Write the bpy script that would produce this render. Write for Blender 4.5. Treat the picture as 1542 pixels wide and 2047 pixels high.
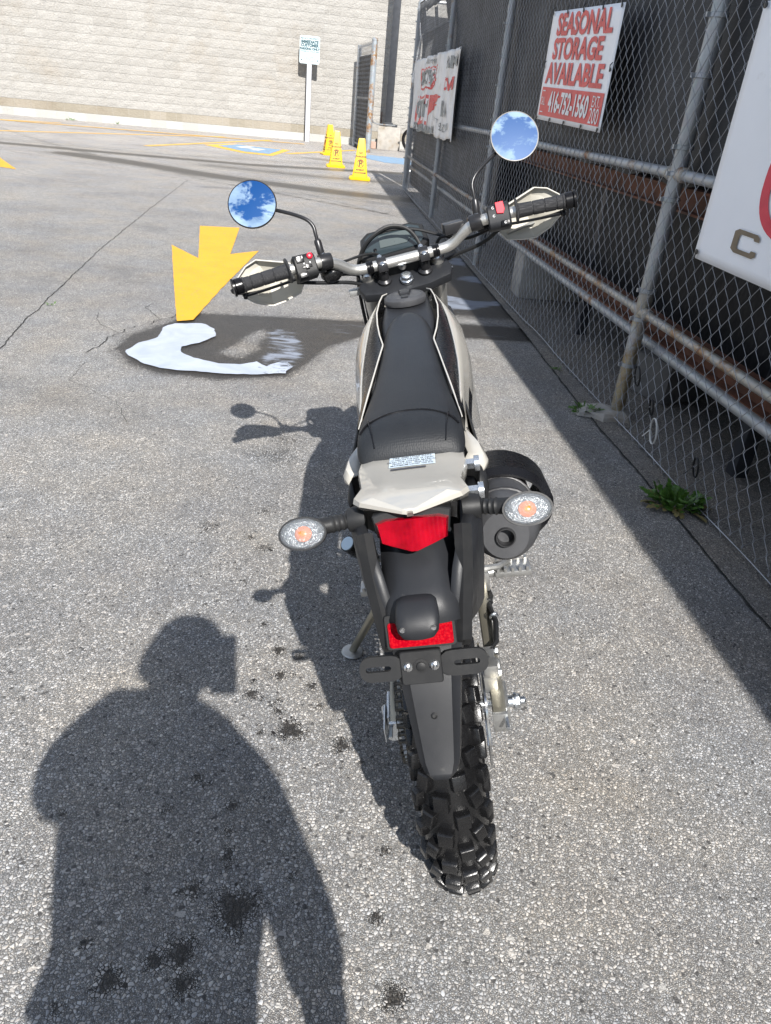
import bpy, bmesh, math, random
import numpy as np
from mathutils import Vector, Matrix, noise
random.seed(7)
rng = np.random.default_rng(5)
for o in list(bpy.data.objects): bpy.data.objects.remove(o)
scn = bpy.context.scene
C = scn.collection

# ------------------------------------------------------------------ camera, sky, sun, exposure
PITCH, ROLL, CAMH = 0.5121, 0.0989, 1.3665
cam_d = bpy.data.cameras.new("camera"); cam = bpy.data.objects.new("camera", cam_d); C.objects.link(cam)
cam_d.sensor_fit = 'VERTICAL'; cam_d.sensor_height = 36.0; cam_d.lens = 36.0*1453.92/2047
cam_d.clip_start = 0.02; cam_d.clip_end = 2000
_f = Vector((0, math.cos(PITCH), -math.sin(PITCH))); _r = Vector((1, 0, 0)); _u = _r.cross(_f)
_r2 = math.cos(ROLL)*_r + math.sin(ROLL)*_u; _u2 = -math.sin(ROLL)*_r + math.cos(ROLL)*_u
cam.matrix_world = Matrix(((_r2.x, _u2.x, -_f.x, 0), (_r2.y, _u2.y, -_f.y, 0), (_r2.z, _u2.z, -_f.z, CAMH), (0, 0, 0, 1)))
scn.camera = cam
SUN_EL, SUN_AZ = math.radians(39.8), math.radians(-13.9)      # direction the light travels, seen from above
world = bpy.data.worlds.new("World"); scn.world = world; world.use_nodes = True
wt = world.node_tree; wn, wl = wt.nodes, wt.links
bg = wn["Background"]; bg.inputs["Strength"].default_value = 0.068
sky = wn.new("ShaderNodeTexSky"); sky.sky_type = 'NISHITA'; sky.sun_disc = False
sky.sun_elevation = SUN_EL; sky.sun_rotation = math.pi + SUN_AZ
sky.air_density = 1.0; sky.dust_density = 0.3; sky.ozone_density = 2.0
tc = wn.new("ShaderNodeTexCoord")
sepd = wn.new("ShaderNodeSeparateXYZ"); wl.new(tc.outputs["Generated"], sepd.inputs[0])
mz = wn.new("ShaderNodeMath"); mz.operation = 'MAXIMUM'; mz.inputs[1].default_value = 0.06; wl.new(sepd.outputs[2], mz.inputs[0])
dx = wn.new("ShaderNodeMath"); dx.operation = 'DIVIDE'; wl.new(sepd.outputs[0], dx.inputs[0]); wl.new(mz.outputs[0], dx.inputs[1])
dy = wn.new("ShaderNodeMath"); dy.operation = 'DIVIDE'; wl.new(sepd.outputs[1], dy.inputs[0]); wl.new(mz.outputs[0], dy.inputs[1])
cb = wn.new("ShaderNodeCombineXYZ"); cb.inputs[2].default_value = 0.0; wl.new(dx.outputs[0], cb.inputs[0]); wl.new(dy.outputs[0], cb.inputs[1])
cn = wn.new("ShaderNodeTexNoise"); cn.inputs["Scale"].default_value = 3.6; cn.inputs["Detail"].default_value = 9
cn.inputs["Roughness"].default_value = 0.62; cn.inputs["Distortion"].default_value = 0.25
wl.new(cb.outputs[0], cn.inputs["Vector"])
cr = wn.new("ShaderNodeValToRGB"); cr.color_ramp.elements[0].position = 0.46; cr.color_ramp.elements[1].position = 0.505
wl.new(cn.outputs["Fac"], cr.inputs[0])
cn2 = wn.new("ShaderNodeTexNoise"); cn2.inputs["Scale"].default_value = 7; cn2.inputs["Detail"].default_value = 6
wl.new(cb.outputs[0], cn2.inputs["Vector"])
cr2 = wn.new("ShaderNodeValToRGB"); cr2.color_ramp.elements[0].color = (4.4, 5.2, 6.6, 1); cr2.color_ramp.elements[1].color = (9.3, 9.6, 10.2, 1)
cr2.color_ramp.elements[0].position = 0.35; cr2.color_ramp.elements[1].position = 0.62
wl.new(cn2.outputs["Fac"], cr2.inputs[0])
hsv = wn.new('ShaderNodeHueSaturation'); hsv.inputs['Saturation'].default_value = 1.5; wl.new(sky.outputs[0], hsv.inputs['Color'])
wmix = wn.new("ShaderNodeMixRGB"); wl.new(cr.outputs[0], wmix.inputs[0]); wl.new(hsv.outputs[0], wmix.inputs[1]); wl.new(cr2.outputs[0], wmix.inputs[2])
wl.new(wmix.outputs[0], bg.inputs["Color"])
sun_d = bpy.data.lights.new("sun", 'SUN'); sun_d.energy = 5.0; sun_d.angle = math.radians(0.55); sun_d.color = (1.0, 0.965, 0.915)
sun = bpy.data.objects.new("sun", sun_d); C.objects.link(sun)
sdir = Vector((math.cos(SUN_EL)*math.sin(SUN_AZ), math.cos(SUN_EL)*math.cos(SUN_AZ), -math.sin(SUN_EL)))
sun.rotation_euler = sdir.to_track_quat('-Z', 'Y').to_euler(); sun.location = (3, -6, 8)
scn.view_settings.view_transform = 'Standard'; scn.view_settings.look = 'None'
scn.view_settings.exposure = 0.88; scn.view_settings.gamma = 1.0; scn.view_settings.use_curve_mapping = False
scn.cycles.max_bounces = 6; scn.cycles.transparent_max_bounces = 12

# ------------------------------------------------------------------ materials
def nmat(name):
    m = bpy.data.materials.new(name); m.use_nodes = True
    return m, m.node_tree.nodes, m.node_tree.links, m.node_tree.nodes["Principled BSDF"]
def obcoord(n, l, kind="Object"):
    t = n.new("ShaderNodeTexCoord"); return t.outputs[kind]
def tnoise(n, l, vec, scale, detail=4, rough=0.55, dist=0.0):
    t = n.new("ShaderNodeTexNoise"); t.inputs["Scale"].default_value = scale; t.inputs["Detail"].default_value = detail
    t.inputs["Roughness"].default_value = rough; t.inputs["Distortion"].default_value = dist
    l.new(vec, t.inputs["Vector"]); return t.outputs["Fac"]
def ramp(n, l, fac, stops):
    r = n.new("ShaderNodeValToRGB"); e = r.color_ramp.elements
    while len(e) < len(stops): e.new(0.5)
    for i, (p, c) in enumerate(stops):
        e[i].position = p; e[i].color = tuple(c)+(1,) if len(c) == 3 else c
    l.new(fac, r.inputs[0]); return r.outputs[0]
def mix(n, l, fac, a, b, mode='MIX'):
    m = n.new("ShaderNodeMixRGB"); m.blend_type = mode
    for s, v in ((0, fac), (1, a), (2, b)):
        if isinstance(v, (int, float)): m.inputs[s].default_value = v
        elif isinstance(v, tuple): m.inputs[s].default_value = v+(1,) if len(v) == 3 else v
        else: l.new(v, m.inputs[s])
    return m.outputs[0]
def math_(n, l, op, a, b=None, clamp=False):
    m = n.new("ShaderNodeMath"); m.operation = op; m.use_clamp = clamp
    for s, v in ((0, a), (1, b)):
        if v is None: continue
        if isinstance(v, (int, float)): m.inputs[s].default_value = v
        else: l.new(v, m.inputs[s])
    return m.outputs[0]
def bump(n, l, h, strength, dist, bsdf, prev=None):
    b = n.new("ShaderNodeBump"); b.inputs["Strength"].default_value = strength; b.inputs["Distance"].default_value = dist
    l.new(h, b.inputs["Height"])
    if prev is not None: l.new(prev, b.inputs["Normal"])
    if bsdf is not None: l.new(b.outputs[0], bsdf.inputs["Normal"])
    return b.outputs[0]
def smat(name, col, rough=0.5, metal=0.0, var=0.15, vscale=8, bscale=0, bstr=0.2, bdist=0.001, coat=0.0, dirt=None, dscale=5, dlo=.5, dhi=.7, spec=0.5, rvar=0.12):
    """surface with slight mottling, roughness variation and optional grain and dirt"""
    m, n, l, b = nmat(name); v = obcoord(n, l)
    f = tnoise(n, l, v, vscale, 5)
    lo = tuple(c*(1-var) for c in col); hi = tuple(min(1, c*(1+var)) for c in col)
    c = ramp(n, l, f, [(0.3, lo), (0.7, hi)])
    if dirt:
        d = tnoise(n, l, v, dscale, 8, .65); dm = ramp(n, l, d, [(dlo, (0, 0, 0)), (dhi, (1, 1, 1))]); c = mix(n, l, dm, c, dirt)
    l.new(c, b.inputs["Base Color"])
    f2 = tnoise(n, l, v, vscale*5, 4)
    r = n.new("ShaderNodeMapRange"); r.inputs[3].default_value = max(.02, rough-rvar); r.inputs[4].default_value = min(1, rough+rvar)
    l.new(f2, r.inputs[0]); l.new(r.outputs[0], b.inputs["Roughness"])
    b.inputs["Metallic"].default_value = metal; b.inputs["Coat Weight"].default_value = coat; b.inputs["Specular IOR Level"].default_value = spec
    if bscale: bump(n, l, tnoise(n, l, v, bscale, 3), bstr, bdist, b)
    return m
M = {}
M['plastic'] = smat('matte_black_plastic', (.013, .0135, .0145), .5, var=.2, bscale=900, bstr=.35, bdist=.0006, vscale=14, spec=.3, dirt=(.035, .034, .033), dscale=9, dlo=.55, dhi=.85)
M['glossblack'] = smat('gloss_black', (.005, .005, .006), .28, var=.2, vscale=20, spec=.25)
M['rubber'] = smat('tyre_rubber', (.006, .006, .0065), .27, var=.3, vscale=30, bscale=500, bstr=.3, dirt=(.06, .057, .053), dscale=45, dlo=.66, dhi=.74)
M['blackmetal'] = smat('black_painted_metal', (.020, .020, .022), .32, 0.3, vscale=25)
M['alu'] = smat('brushed_aluminium', (.58, .57, .54), .42, .9, var=.06, vscale=60)
M['silver'] = smat('zinc_silver', (.62, .65, .68), .3, 1.0, var=.12, vscale=80)
M['castalu'] = smat('cast_aluminium', (.42, .42, .41), .45, 0.9, var=.15, vscale=60, bscale=300)
M['gold'] = smat('bronze_swingarm', (.36, .335, .27), .38, 0.85, var=.1, vscale=20)
M['steel'] = smat('polished_steel', (.55, .55, .55), .2, 1.0, vscale=50)
M['chain'] = smat('oily_chain', (.10, .095, .085), .3, 0.9, var=.4, vscale=200)
M['engine'] = smat('engine_black', (.03, .03, .032), .45, 0.4, vscale=30, bscale=200)
M['greyplastic'] = smat('dark_grey_plastic', (.015, .016, .0185), .45, var=.12, bscale=1200, bstr=.3, bdist=.0005, vscale=12, spec=.32, dirt=(.055, .054, .052), dscale=55, dlo=.66, dhi=.76)
M['muffler'] = smat('grey_heat_paint', (.054, .055, .059), .45, 0.2, var=.2, vscale=15, bscale=800, bstr=.3, bdist=.0005, dirt=(.08, .075, .07), dscale=14, dlo=.6, dhi=.85)
M['beige'] = smat('beige_bodywork', (.405, .388, .350), .25, var=.04, vscale=5, coat=.6, rvar=.05)
M['beigedull'] = smat('beige_handguard', (.44, .42, .365), .4, var=.05, vscale=8)
M['greige'] = smat('grey_bodywork', (.22, .215, .20), .3, var=.04, coat=.4)
M['whitetrim'] = smat('cream_trim', (.52, .50, .46), .4, var=.04)
M['redbtn'] = smat('red_switch', (.62, .01, .03), .4, var=.05)
M['white'] = smat('white_print', (.75, .75, .75), .5, var=.04)
M['greyprint'] = smat('grey_print', (.2, .2, .19), .5)
M['orange'] = smat('amber_bulb', (.95, .20, .005), .25)
M['stickerblue'] = smat('pale_sticker', (.62, .72, .80), .3, var=.08, vscale=60)
M['darkprint'] = smat('dark_print', (.05, .05, .06), .5)
M['paleblue'] = smat('pale_cap', (.50, .62, .72), .4)
M['brown'] = smat('bronze_print', (.16, .12, .075), .5)
M['redprint'] = smat('red_print', (.62, .03, .06), .5)
M['redpaint'] = smat('red_print_faded', (.66, .10, .09), .55, var=.12, vscale=6)
M['paleprint'] = smat('pale_grey_print', (.30, .30, .28), .6, var=.2, vscale=20)
M['concrete'] = smat('concrete', (.36, .34, .31), .85, var=.2, vscale=6, bscale=60, bstr=.5, bdist=.004, dirt=(.2, .16, .11), dscale=3)
M['yellow'] = smat('yellow_cone_plastic', (.72, .44, .008), .38, var=.05, vscale=5, dirt=(.5, .33, .05), dscale=18, dlo=.62, dhi=.9)
M['blacksteel'] = smat('dark_painted_steel', (.035, .038, .045), .45, .2, var=.2)
M['ties'] = smat('black_tie', (.015, .015, .015), .4)
M['wtie'] = smat('white_tie', (.62, .62, .60), .4)
M['denim'] = smat('dark_denim', (.03, .04, .07), .85, bscale=600, bstr=.4)
M['jacket'] = smat('grey_jacket', (.08, .085, .09), .8, bscale=300, bstr=.4)
M['skin'] = smat('skin', (.42, .25, .18), .5, var=.1)
M['hair'] = smat('hair', (.03, .022, .016), .6, bscale=300, bstr=.6)
M['phone'] = smat('phone_case', (.03, .03, .035), .3)
M['screenoff'] = smat('lcd_grey', (.07, .085, .085), .3, var=.05)
M['wallmortar'] = smat('pale_mortar', (.375, .364, .342), .9, bscale=80, bstr=.3)
M['shelter'] = smat('black_tarp', (.005, .0055, .007), .6, spec=.25, var=.4, vscale=4, bscale=6, bstr=.6, bdist=.03)
M['rust'] = smat('rusty_beam', (.13, .050, .026), .8, var=.3, vscale=10, bscale=120, bstr=.4, dirt=(.06, .03, .02), dscale=7)
M['tooth'] = M['white']

def glass(name, col, rough=.05, ior=1.45, trans=1.0):
    m, n, l, b = nmat(name); b.inputs["Base Color"].default_value = col+(1,); b.inputs["Roughness"].default_value = rough
    b.inputs["Transmission Weight"].default_value = trans; b.inputs["IOR"].default_value = ior; return m, n, l, b
# faceted lenses
def lens(name, col, trans, scale, bs):
    m, n, l, b = glass(name, col, .08, 1.45, trans); v = obcoord(n, l)
    vo = n.new("ShaderNodeTexVoronoi"); vo.inputs["Scale"].default_value = scale; l.new(v, vo.inputs["Vector"])
    bump(n, l, vo.outputs["Distance"], bs, .004, b); return m
M['clearlens'] = lens('clear_faceted_lens', (.34, .37, .40), .0, 230, .6); M['clearlens'].node_tree.nodes['Principled BSDF'].inputs['Alpha'].default_value = .13
M['bowl'] = smat('chrome_bowl', (.26, .27, .28), .2, 1.0, var=.3, vscale=150, bscale=220, bstr=.9, bdist=.004)
m, n, l, b = nmat('red_lens'); v = obcoord(n, l)
br = n.new("ShaderNodeTexBrick"); br.inputs["Scale"].default_value = 90; br.inputs["Mortar Size"].default_value = .03; l.new(v, br.inputs["Vector"])
f = tnoise(n, l, v, 30, 4)
l.new(ramp(n, l, f, [(.3, (.13, .0, .004)), (.7, (.34, .002, .012))]), b.inputs["Base Color"]); b.inputs["Roughness"].default_value = .16
b.inputs["Coat Weight"].default_value = 1; b.inputs["Coat Roughness"].default_value = .05
b.inputs["Subsurface Weight"].default_value = .3; b.inputs["Subsurface Scale"].default_value = .01; b.inputs["Subsurface Radius"].default_value = (1, .1, .05)
vw = n.new('ShaderNodeTexWave'); vw.inputs['Scale'].default_value = 55; vw.bands_direction = 'Y'; l.new(v, vw.inputs['Vector']); bump(n, l, vw.outputs['Fac'], .12, .001, b); M['redlens'] = m
m, n, l, b = nmat('red_reflector'); v = obcoord(n, l)
vo = n.new("ShaderNodeTexVoronoi"); vo.inputs["Scale"].default_value = 320; l.new(v, vo.inputs["Vector"])
l.new(ramp(n, l, vo.outputs["Distance"], [(0, (.42, .008, .012)), (.6, (.26, .0, .006))]), b.inputs["Base Color"]); b.inputs["Roughness"].default_value = .15
bump(n, l, vo.outputs["Distance"], .2, .0006, b); M['reflector'] = m
m, n, l, b = nmat('mirror_glass'); b.inputs["Metallic"].default_value = 1; b.inputs["Base Color"].default_value = (.60, .80, 1.0, 1); b.inputs["Roughness"].default_value = .0; M['mirror'] = m
m, n, l, b = nmat('clear_screen'); b.inputs["Base Color"].default_value = (.02, .03, .035, 1); b.inputs["Roughness"].default_value = .25; b.inputs["Coat Weight"].default_value = .3; M['screen'] = m
# seat: black vinyl with fine pimples
m, n, l, b = nmat('seat_vinyl'); v = obcoord(n, l); b.inputs["Base Color"].default_value = (.022, .024, .028, 1); b.inputs['Specular IOR Level'].default_value = .33
vo = n.new("ShaderNodeTexVoronoi"); vo.inputs["Scale"].default_value = 300; vo.inputs["Randomness"].default_value = .45; l.new(v, vo.inputs["Vector"])
sp = n.new("ShaderNodeSeparateXYZ"); l.new(v, sp.inputs[0])
mr = n.new("ShaderNodeMapRange"); mr.inputs[1].default_value = .05; mr.inputs[2].default_value = .5; mr.inputs[3].default_value = .55; mr.inputs[4].default_value = .40; l.new(sp.outputs[0], mr.inputs[0])
l.new(mr.outputs[0], b.inputs["Roughness"]); l.new(ramp(n, l, tnoise(n, l, v, 12, 5), [(.3, (.009, .010, .012)), (.7, (.015, .017, .020))]), b.inputs["Base Color"])
bump(n, l, vo.outputs["Distance"], .35, .0009, b); M['seat'] = m
# grip rubber: diamond knurl
m, n, l, b = nmat('grip_rubber'); v = obcoord(n, l); b.inputs["Base Color"].default_value = (.018, .018, .020, 1); b.inputs["Roughness"].default_value = .5
vo = n.new("ShaderNodeTexVoronoi"); vo.inputs["Scale"].default_value = 420; vo.inputs["Randomness"].default_value = .1; l.new(v, vo.inputs["Vector"])
bump(n, l, vo.outputs["Distance"], .9, .002, b); M['grip'] = m
# galvanised pipe
def galv(name, col, rustamt, zmax=99):
    m, n, l, b = nmat(name); v = obcoord(n, l)
    vo = n.new("ShaderNodeTexVoronoi"); vo.inputs["Scale"].default_value = 28; l.new(v, vo.inputs["Vector"])
    c = mix(n, l, .25, ramp(n, l, tnoise(n, l, v, 5, 6), [(.3, tuple(x*.7 for x in col)), (.7, col)]), vo.outputs["Color"], 'SOFT_LIGHT')
    c = mix(n, l, .85, c, ramp(n, l, tnoise(n, l, v, 5, 6), [(.3, tuple(x*.7 for x in col)), (.7, col)]))
    r = ramp(n, l, tnoise(n, l, v, 3.5, 8, .7), [(1-rustamt-.08, (0, 0, 0)), (1-rustamt, (1, 1, 1))])
    if zmax < 50:
        sx_ = n.new('ShaderNodeSeparateXYZ'); l.new(v, sx_.inputs[0]); r = math_(n, l, 'MULTIPLY', r, ramp(n, l, math_(n, l, 'DIVIDE', sx_.outputs[2], zmax), [(.6, (1, 1, 1)), (1, (.08, .08, .08))]))
    rc = ramp(n, l, tnoise(n, l, v, 20, 6), [(.3, (.20, .075, .03) if zmax > 50 else (.24, .17, .09)), (.6, (.36, .24, .13) if zmax > 50 else (.40, .34, .22))])
    c = mix(n, l, r, c, rc); l.new(c, b.inputs["Base Color"])
    b.inputs["Metallic"].default_value = .55; b.inputs["Roughness"].default_value = .45
    bump(n, l, tnoise(n, l, v, 60, 4), .25, .002, b); return m
M['galv'] = galv('galvanised_pipe', (.46, .48, .50), .34)
M['wire'] = smat('galvanised_wire', (.33, .34, .36), .5, .5, var=.3, vscale=6)
M['galvpost'] = galv('galvanised_post_rusty_foot', (.46, .48, .50), .50, .75)
M['galvrust'] = galv('weathered_gate_post', (.40, .44, .47), .435)
M['galvold'] = galv('weathered_rail', (.48, .46, .42), .42)

# ------------------------------------------------------------------ mesh helpers
class Mb:
    def __init__(s): s.v = []; s.f = []; s.mi = []
    def add(s, V, F, mi=0):
        o = len(s.v); s.v += [tuple(map(float, p)) for p in V]; s.f += [tuple(i+o for i in q) for q in F]; s.mi += [mi]*len(F); return s
    def box(s, c, d, R=None, mi=0):
        V = []
        for x in (-.5, .5):
            for y in (-.5, .5):
                for z in (-.5, .5):
                    p = Vector((x*d[0], y*d[1], z*d[2]))
                    if R is not None: p = R @ p
                    V.append(p+Vector(c))
        return s.add(V, [(0, 1, 3, 2), (4, 6, 7, 5), (0, 4, 5, 1), (2, 3, 7, 6), (0, 2, 6, 4), (1, 5, 7, 3)], mi)
    def loft(s, rings, cap=True, closed=True, mi=0):
        n = len(rings[0]); V = [p for r in rings for p in r]; F = []
        for i in range(len(rings)-1):
            for j in range(n if closed else n-1):
                k = (j+1) % n; F.append((i*n+j, i*n+k, (i+1)*n+k, (i+1)*n+j))
        if cap and closed:
            F.append(tuple(reversed(range(n)))); F.append(tuple((len(rings)-1)*n+j for j in range(n)))
        return s.add(V, F, mi)
    def tube(s, P, r, n=10, cap=True, mi=0, flat=None):
        P = [Vector(p) for p in P]; R = r if isinstance(r, (list, tuple)) else [r]*len(P); rings = []
        up = None
        for i, p in enumerate(P):
            t = (P[min(i+1, len(P)-1)]-P[max(i-1, 0)]).normalized()
            if up is None:
                up = Vector((0, 0, 1)) if abs(t.z) < .9 else Vector((1, 0, 0))
            a = (up - t*up.dot(t)).normalized(); up = a; b_ = t.cross(a)
            rings.append([p + a*math.cos(2*math.pi*k/n)*R[i]*(flat or 1) + b_*math.sin(2*math.pi*k/n)*R[i] for k in range(n)])
        return s.loft(rings, cap, True, mi)
    def prism(s, outline, th, O, U, Vv, mi=0, cut=0.0):
        """outline (u,v) extruded by th along UxV from O; cut bevels the near edge"""
        O, U, Vv = Vector(O), Vector(U).normalized(), Vector(Vv).normalized(); N = U.cross(Vv)
        A = [O+U*a+Vv*b_ for a, b_ in outline]
        if cut:
            cx = sum(a for a, _ in outline)/len(outline); cy = sum(b_ for _, b_ in outline)/len(outline)
            def sh(a, b_):
                d = math.hypot(a-cx, b_-cy) or 1; k = 1-cut/d; return O+U*(cx+(a-cx)*k)+Vv*(cy+(b_-cy)*k)
            rings = [A, [p+N*(th-cut) for p in A], [sh(a, b_)+N*th for a, b_ in outline]]
        else: rings = [A, [p+N*th for p in A]]
        return s.loft(rings, mi=mi)
    def lathe(s, prof, O, ax, n=24, mi=0, cap=True):
        O, ax = Vector(O), Vector(ax).normalized(); a = ax.orthogonal().normalized(); b_ = ax.cross(a)
        return s.loft([[O+ax*h+(a*math.cos(2*math.pi*k/n)+b_*math.sin(2*math.pi*k/n))*r for k in range(n)] for r, h in prof], cap, True, mi)
def xform(mb, fn): mb.v = [tuple(fn(Vector(p))) for p in mb.v]; return mb
def mk(name, mb, mat, parent=None, bevel=0, sub=0, smooth=40, kind=None, label=None, cat=None, group=None, fix=True):
    me = bpy.data.meshes.new(name); me.from_pydata(mb.v, [], mb.f)
    mats = mat if isinstance(mat, (list, tuple)) else [mat]
    for q in mats: me.materials.append(q)
    if len(mats) > 1: me.polygons.foreach_set("material_index", mb.mi)
    if fix or bevel:
        b_ = bmesh.new(); b_.from_mesh(me); bmesh.ops.recalc_face_normals(b_, faces=b_.faces)
        if bevel:
            es = [e for e in b_.edges if len(e.link_faces) == 2 and e.calc_face_angle(0) > .5]
            bmesh.ops.bevel(b_, geom=es, offset=bevel, segments=2, profile=.6, affect='EDGES', clamp_overlap=True)
        b_.to_mesh(me); b_.free()
    if smooth: me.shade_smooth(); me.set_sharp_from_angle(angle=math.radians(smooth))
    o = bpy.data.objects.new(name, me); C.objects.link(o)
    if sub:
        md = o.modifiers.new("sub", 'SUBSURF'); md.levels = sub; md.render_levels = sub
    if parent: o.parent = parent
    tag(o, label, cat, group, kind); return o
def tag(o, label=None, cat=None, group=None, kind=None):
    for k, v in (("label", label), ("category", cat), ("group", group), ("kind", kind)):
        if v: o[k] = v
def empty(name, label, cat, loc=(0, 0, 0), group=None, mat=None):
    o = bpy.data.objects.new(name, None); C.objects.link(o); o.empty_display_size = .1
    if mat is not None: o.matrix_world = mat
    else: o.location = loc
    tag(o, label, cat, group); return o
def child(src, parent, mw=None):
    o = src.copy(); C.objects.link(o); o.parent = parent
    if mw is not None: o.matrix_local = mw
    return o
def text_mb(s, size, align='CENTER', bold=0.0, shear=0.0, sx=1.0, cuts=0, depth=0.0):
    cu = bpy.data.curves.new("lettering", 'FONT'); cu.body = s; cu.size = size; cu.align_x = align; cu.align_y = 'CENTER'
    cu.offset = bold; cu.shear = shear; cu.extrude = depth; cu.resolution_u = 3
    ob = bpy.data.objects.new("lettering", cu); C.objects.link(ob)
    dg = bpy.context.evaluated_depsgraph_get(); me = bpy.data.meshes.new_from_object(ob.evaluated_get(dg))
    b_ = bmesh.new(); b_.from_mesh(me)
    if cuts:
        bmesh.ops.triangulate(b_, faces=b_.faces)
        for _ in range(cuts): 
            es = [e for e in b_.edges if e.calc_length() > .02]
            if es: bmesh.ops.subdivide_edges(b_, edges=es, cuts=1); bmesh.ops.triangulate(b_, faces=b_.faces)
    b_.verts.ensure_lookup_table(); mb = Mb(); mb.add([(v.co.x*sx, v.co.y, v.co.z) for v in b_.verts], [tuple(v.index for v in f_.verts) for f_ in b_.faces])
    b_.free(); bpy.data.objects.remove(ob); bpy.data.curves.remove(cu); bpy.data.meshes.remove(me); return mb
def place2d(mb, O, U, Vv, off=0.0, fn=None):
    O, U, Vv = Vector(O), Vector(U).normalized(), Vector(Vv).normalized(); N = U.cross(Vv).normalized()
    if fn: mb.v = [tuple(fn(p[0], p[1], p[2]+off)) for p in mb.v]
    else: mb.v = [tuple(O+U*p[0]+Vv*p[1]+N*(p[2]+off)) for p in mb.v]
    return mb

# ------------------------------------------------------------------ ground
def sdseg(X, Y, pts):
    d = np.full(X.shape, 1e9)
    for (ax, ay), (bx, by) in zip(pts[:-1], pts[1:]):
        vx, vy = bx-ax, by-ay; t = np.clip(((X-ax)*vx+(Y-ay)*vy)/(vx*vx+vy*vy+1e-12), 0, 1)
        d = np.minimum(d, np.hypot(X-ax-t*vx, Y-ay-t*vy))
    return d
def inpoly(X, Y, P):
    ins = np.zeros(X.shape, bool); n_ = len(P)
    for i in range(n_):
        x1, y1 = P[i]; x2, y2 = P[(i+1) % n_]
        c_ = ((y1 > Y) != (y2 > Y)) & (X < (x2-x1)*(Y-y1)/((y2-y1) or 1e-9)+x1); ins ^= c_
    return ins
def sdpoly(X, Y, P):
    d = sdseg(X, Y, list(P)+[P[0]]); return np.where(inpoly(X, Y, P), -d, d)
def near(a, b, s0): return list(np.arange(a, b, s0))
gx = np.array([-600, -300, -150, -80, -50, -35, -25] + near(-20, -3, .16) + near(-3, -.9, .028) + near(-.9, .35, .009) + near(.35, 2.2, .028) + near(2.2, 6, .16) + [8, 12, 20, 40, 90, 200, 500])
gy = np.array([-400, -100, -30, -10, -4, -1] + near(0, 0.5, .1) + near(.5, 2.4, .009) + near(2.4, 6.6, .028) + near(6.6, 30, .12) + [32, 36, 45, 60, 90, 150, 300, 600])
GX, GY = np.meshgrid(gx, gy)
def sm(d, w): return np.clip(.5-d/(2*w), 0, 1)
wet = np.zeros(GX.shape); dark = np.zeros(GX.shape); crack = np.full(GX.shape, 0.0); foam = np.zeros(GX.shape)
PUD = [(-1.66, 4.02), (-1.68, 4.3), (-1.55, 4.65), (-1.45, 4.95), (-1.0, 5.05), (-.4, 5.15), (.3, 5.35), (.85, 5.42), (1.3, 5.6), (2.2, 5.7), (2.2, 5.25), (1.0, 5.05), (.3, 4.95), (-.2, 4.85), (-.45, 4.45), (-.52, 4.1), (-.6, 3.84), (-.95, 3.68), (-1.3, 3.68), (-1.5, 3.8)]
wet = np.maximum(wet, sm(sdpoly(GX, GY, PUD), .06))
WET2 = [(.2, 5.5), (1.2, 5.55), (1.5, 5.9), (1.3, 6.6), (.95, 7.6), (.55, 9.0), (.3, 9.3), (.2, 8.0), (.15, 6.5)]
wet = np.maximum(wet, .85*sm(sdpoly(GX, GY, WET2), .12))
DRYP = [(-1.06, 4.16), (-1.0, 4.36), (-.98, 4.55), (-.93, 4.70), (-.87, 4.64), (-.90, 4.46), (-.87, 4.28), (-.95, 4.10)]
wet = np.where(True, wet*(1-.75*sm(sdpoly(GX, GY, DRYP), .06)), wet)
def blot(x, y, r, a=1.0, ex=1.0):
    global wet
    th_ = np.arctan2(GY-y, GX-x); rr_ = r*(1+.14*np.sin(3*th_+x*90)+.10*np.sin(5*th_+y*70)+.10*np.sin(9*th_+x*31)+.08*np.sin(17*th_+y*50)); d = np.hypot((GX-x)/ex, GY-y)-rr_; wet = np.maximum(wet, a*sm(d, r*.7))
for x, y, r, a in [(x_, y_, r_*.85, min(1.0, a_+.3)) for x_, y_, r_, a_ in [(-.18, 1.29, .035, .7), (-.05, 1.26, .025, .6), (-.21, .83, .045, 1), (-.27, 1.06, .014, .9), (-.25, .94, .016, .9), (-.29, .74, .03, .9), (-.30, 1.40, .02, .75), (-.24, 1.48, .018, .7),
                   (.10, .70, .022, .7), (-.40, .68, .025, .7), (-.26, 1.58, .022, .6), (-.20, 1.56, .018, .6), (-.50, 2.83, .11, .22), (-.48, 3.0, .08, .2), (.06, .84, .015, .6), (-.22, 1.35, .014, .6), (-.15, 1.45, .016, .6),
                   (-.30, .86, .018, .8), (-.33, .72, .02, .8), (-.27, .69, .022, .9), (-.46, .74, .012, .6), (-.12, 1.38, .012, .6), (-.40, 2.1, .03, .4), (-.62, 2.2, .04, .3), (-.45, 2.35, .03, .3)]]:
    blot(x, y, r, a)
for _ in range(46):
    blot(rng.normal(-.25, .22), rng.uniform(.6, 2.2), rng.uniform(.004, .012), rng.uniform(.8, 1.0))
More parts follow.
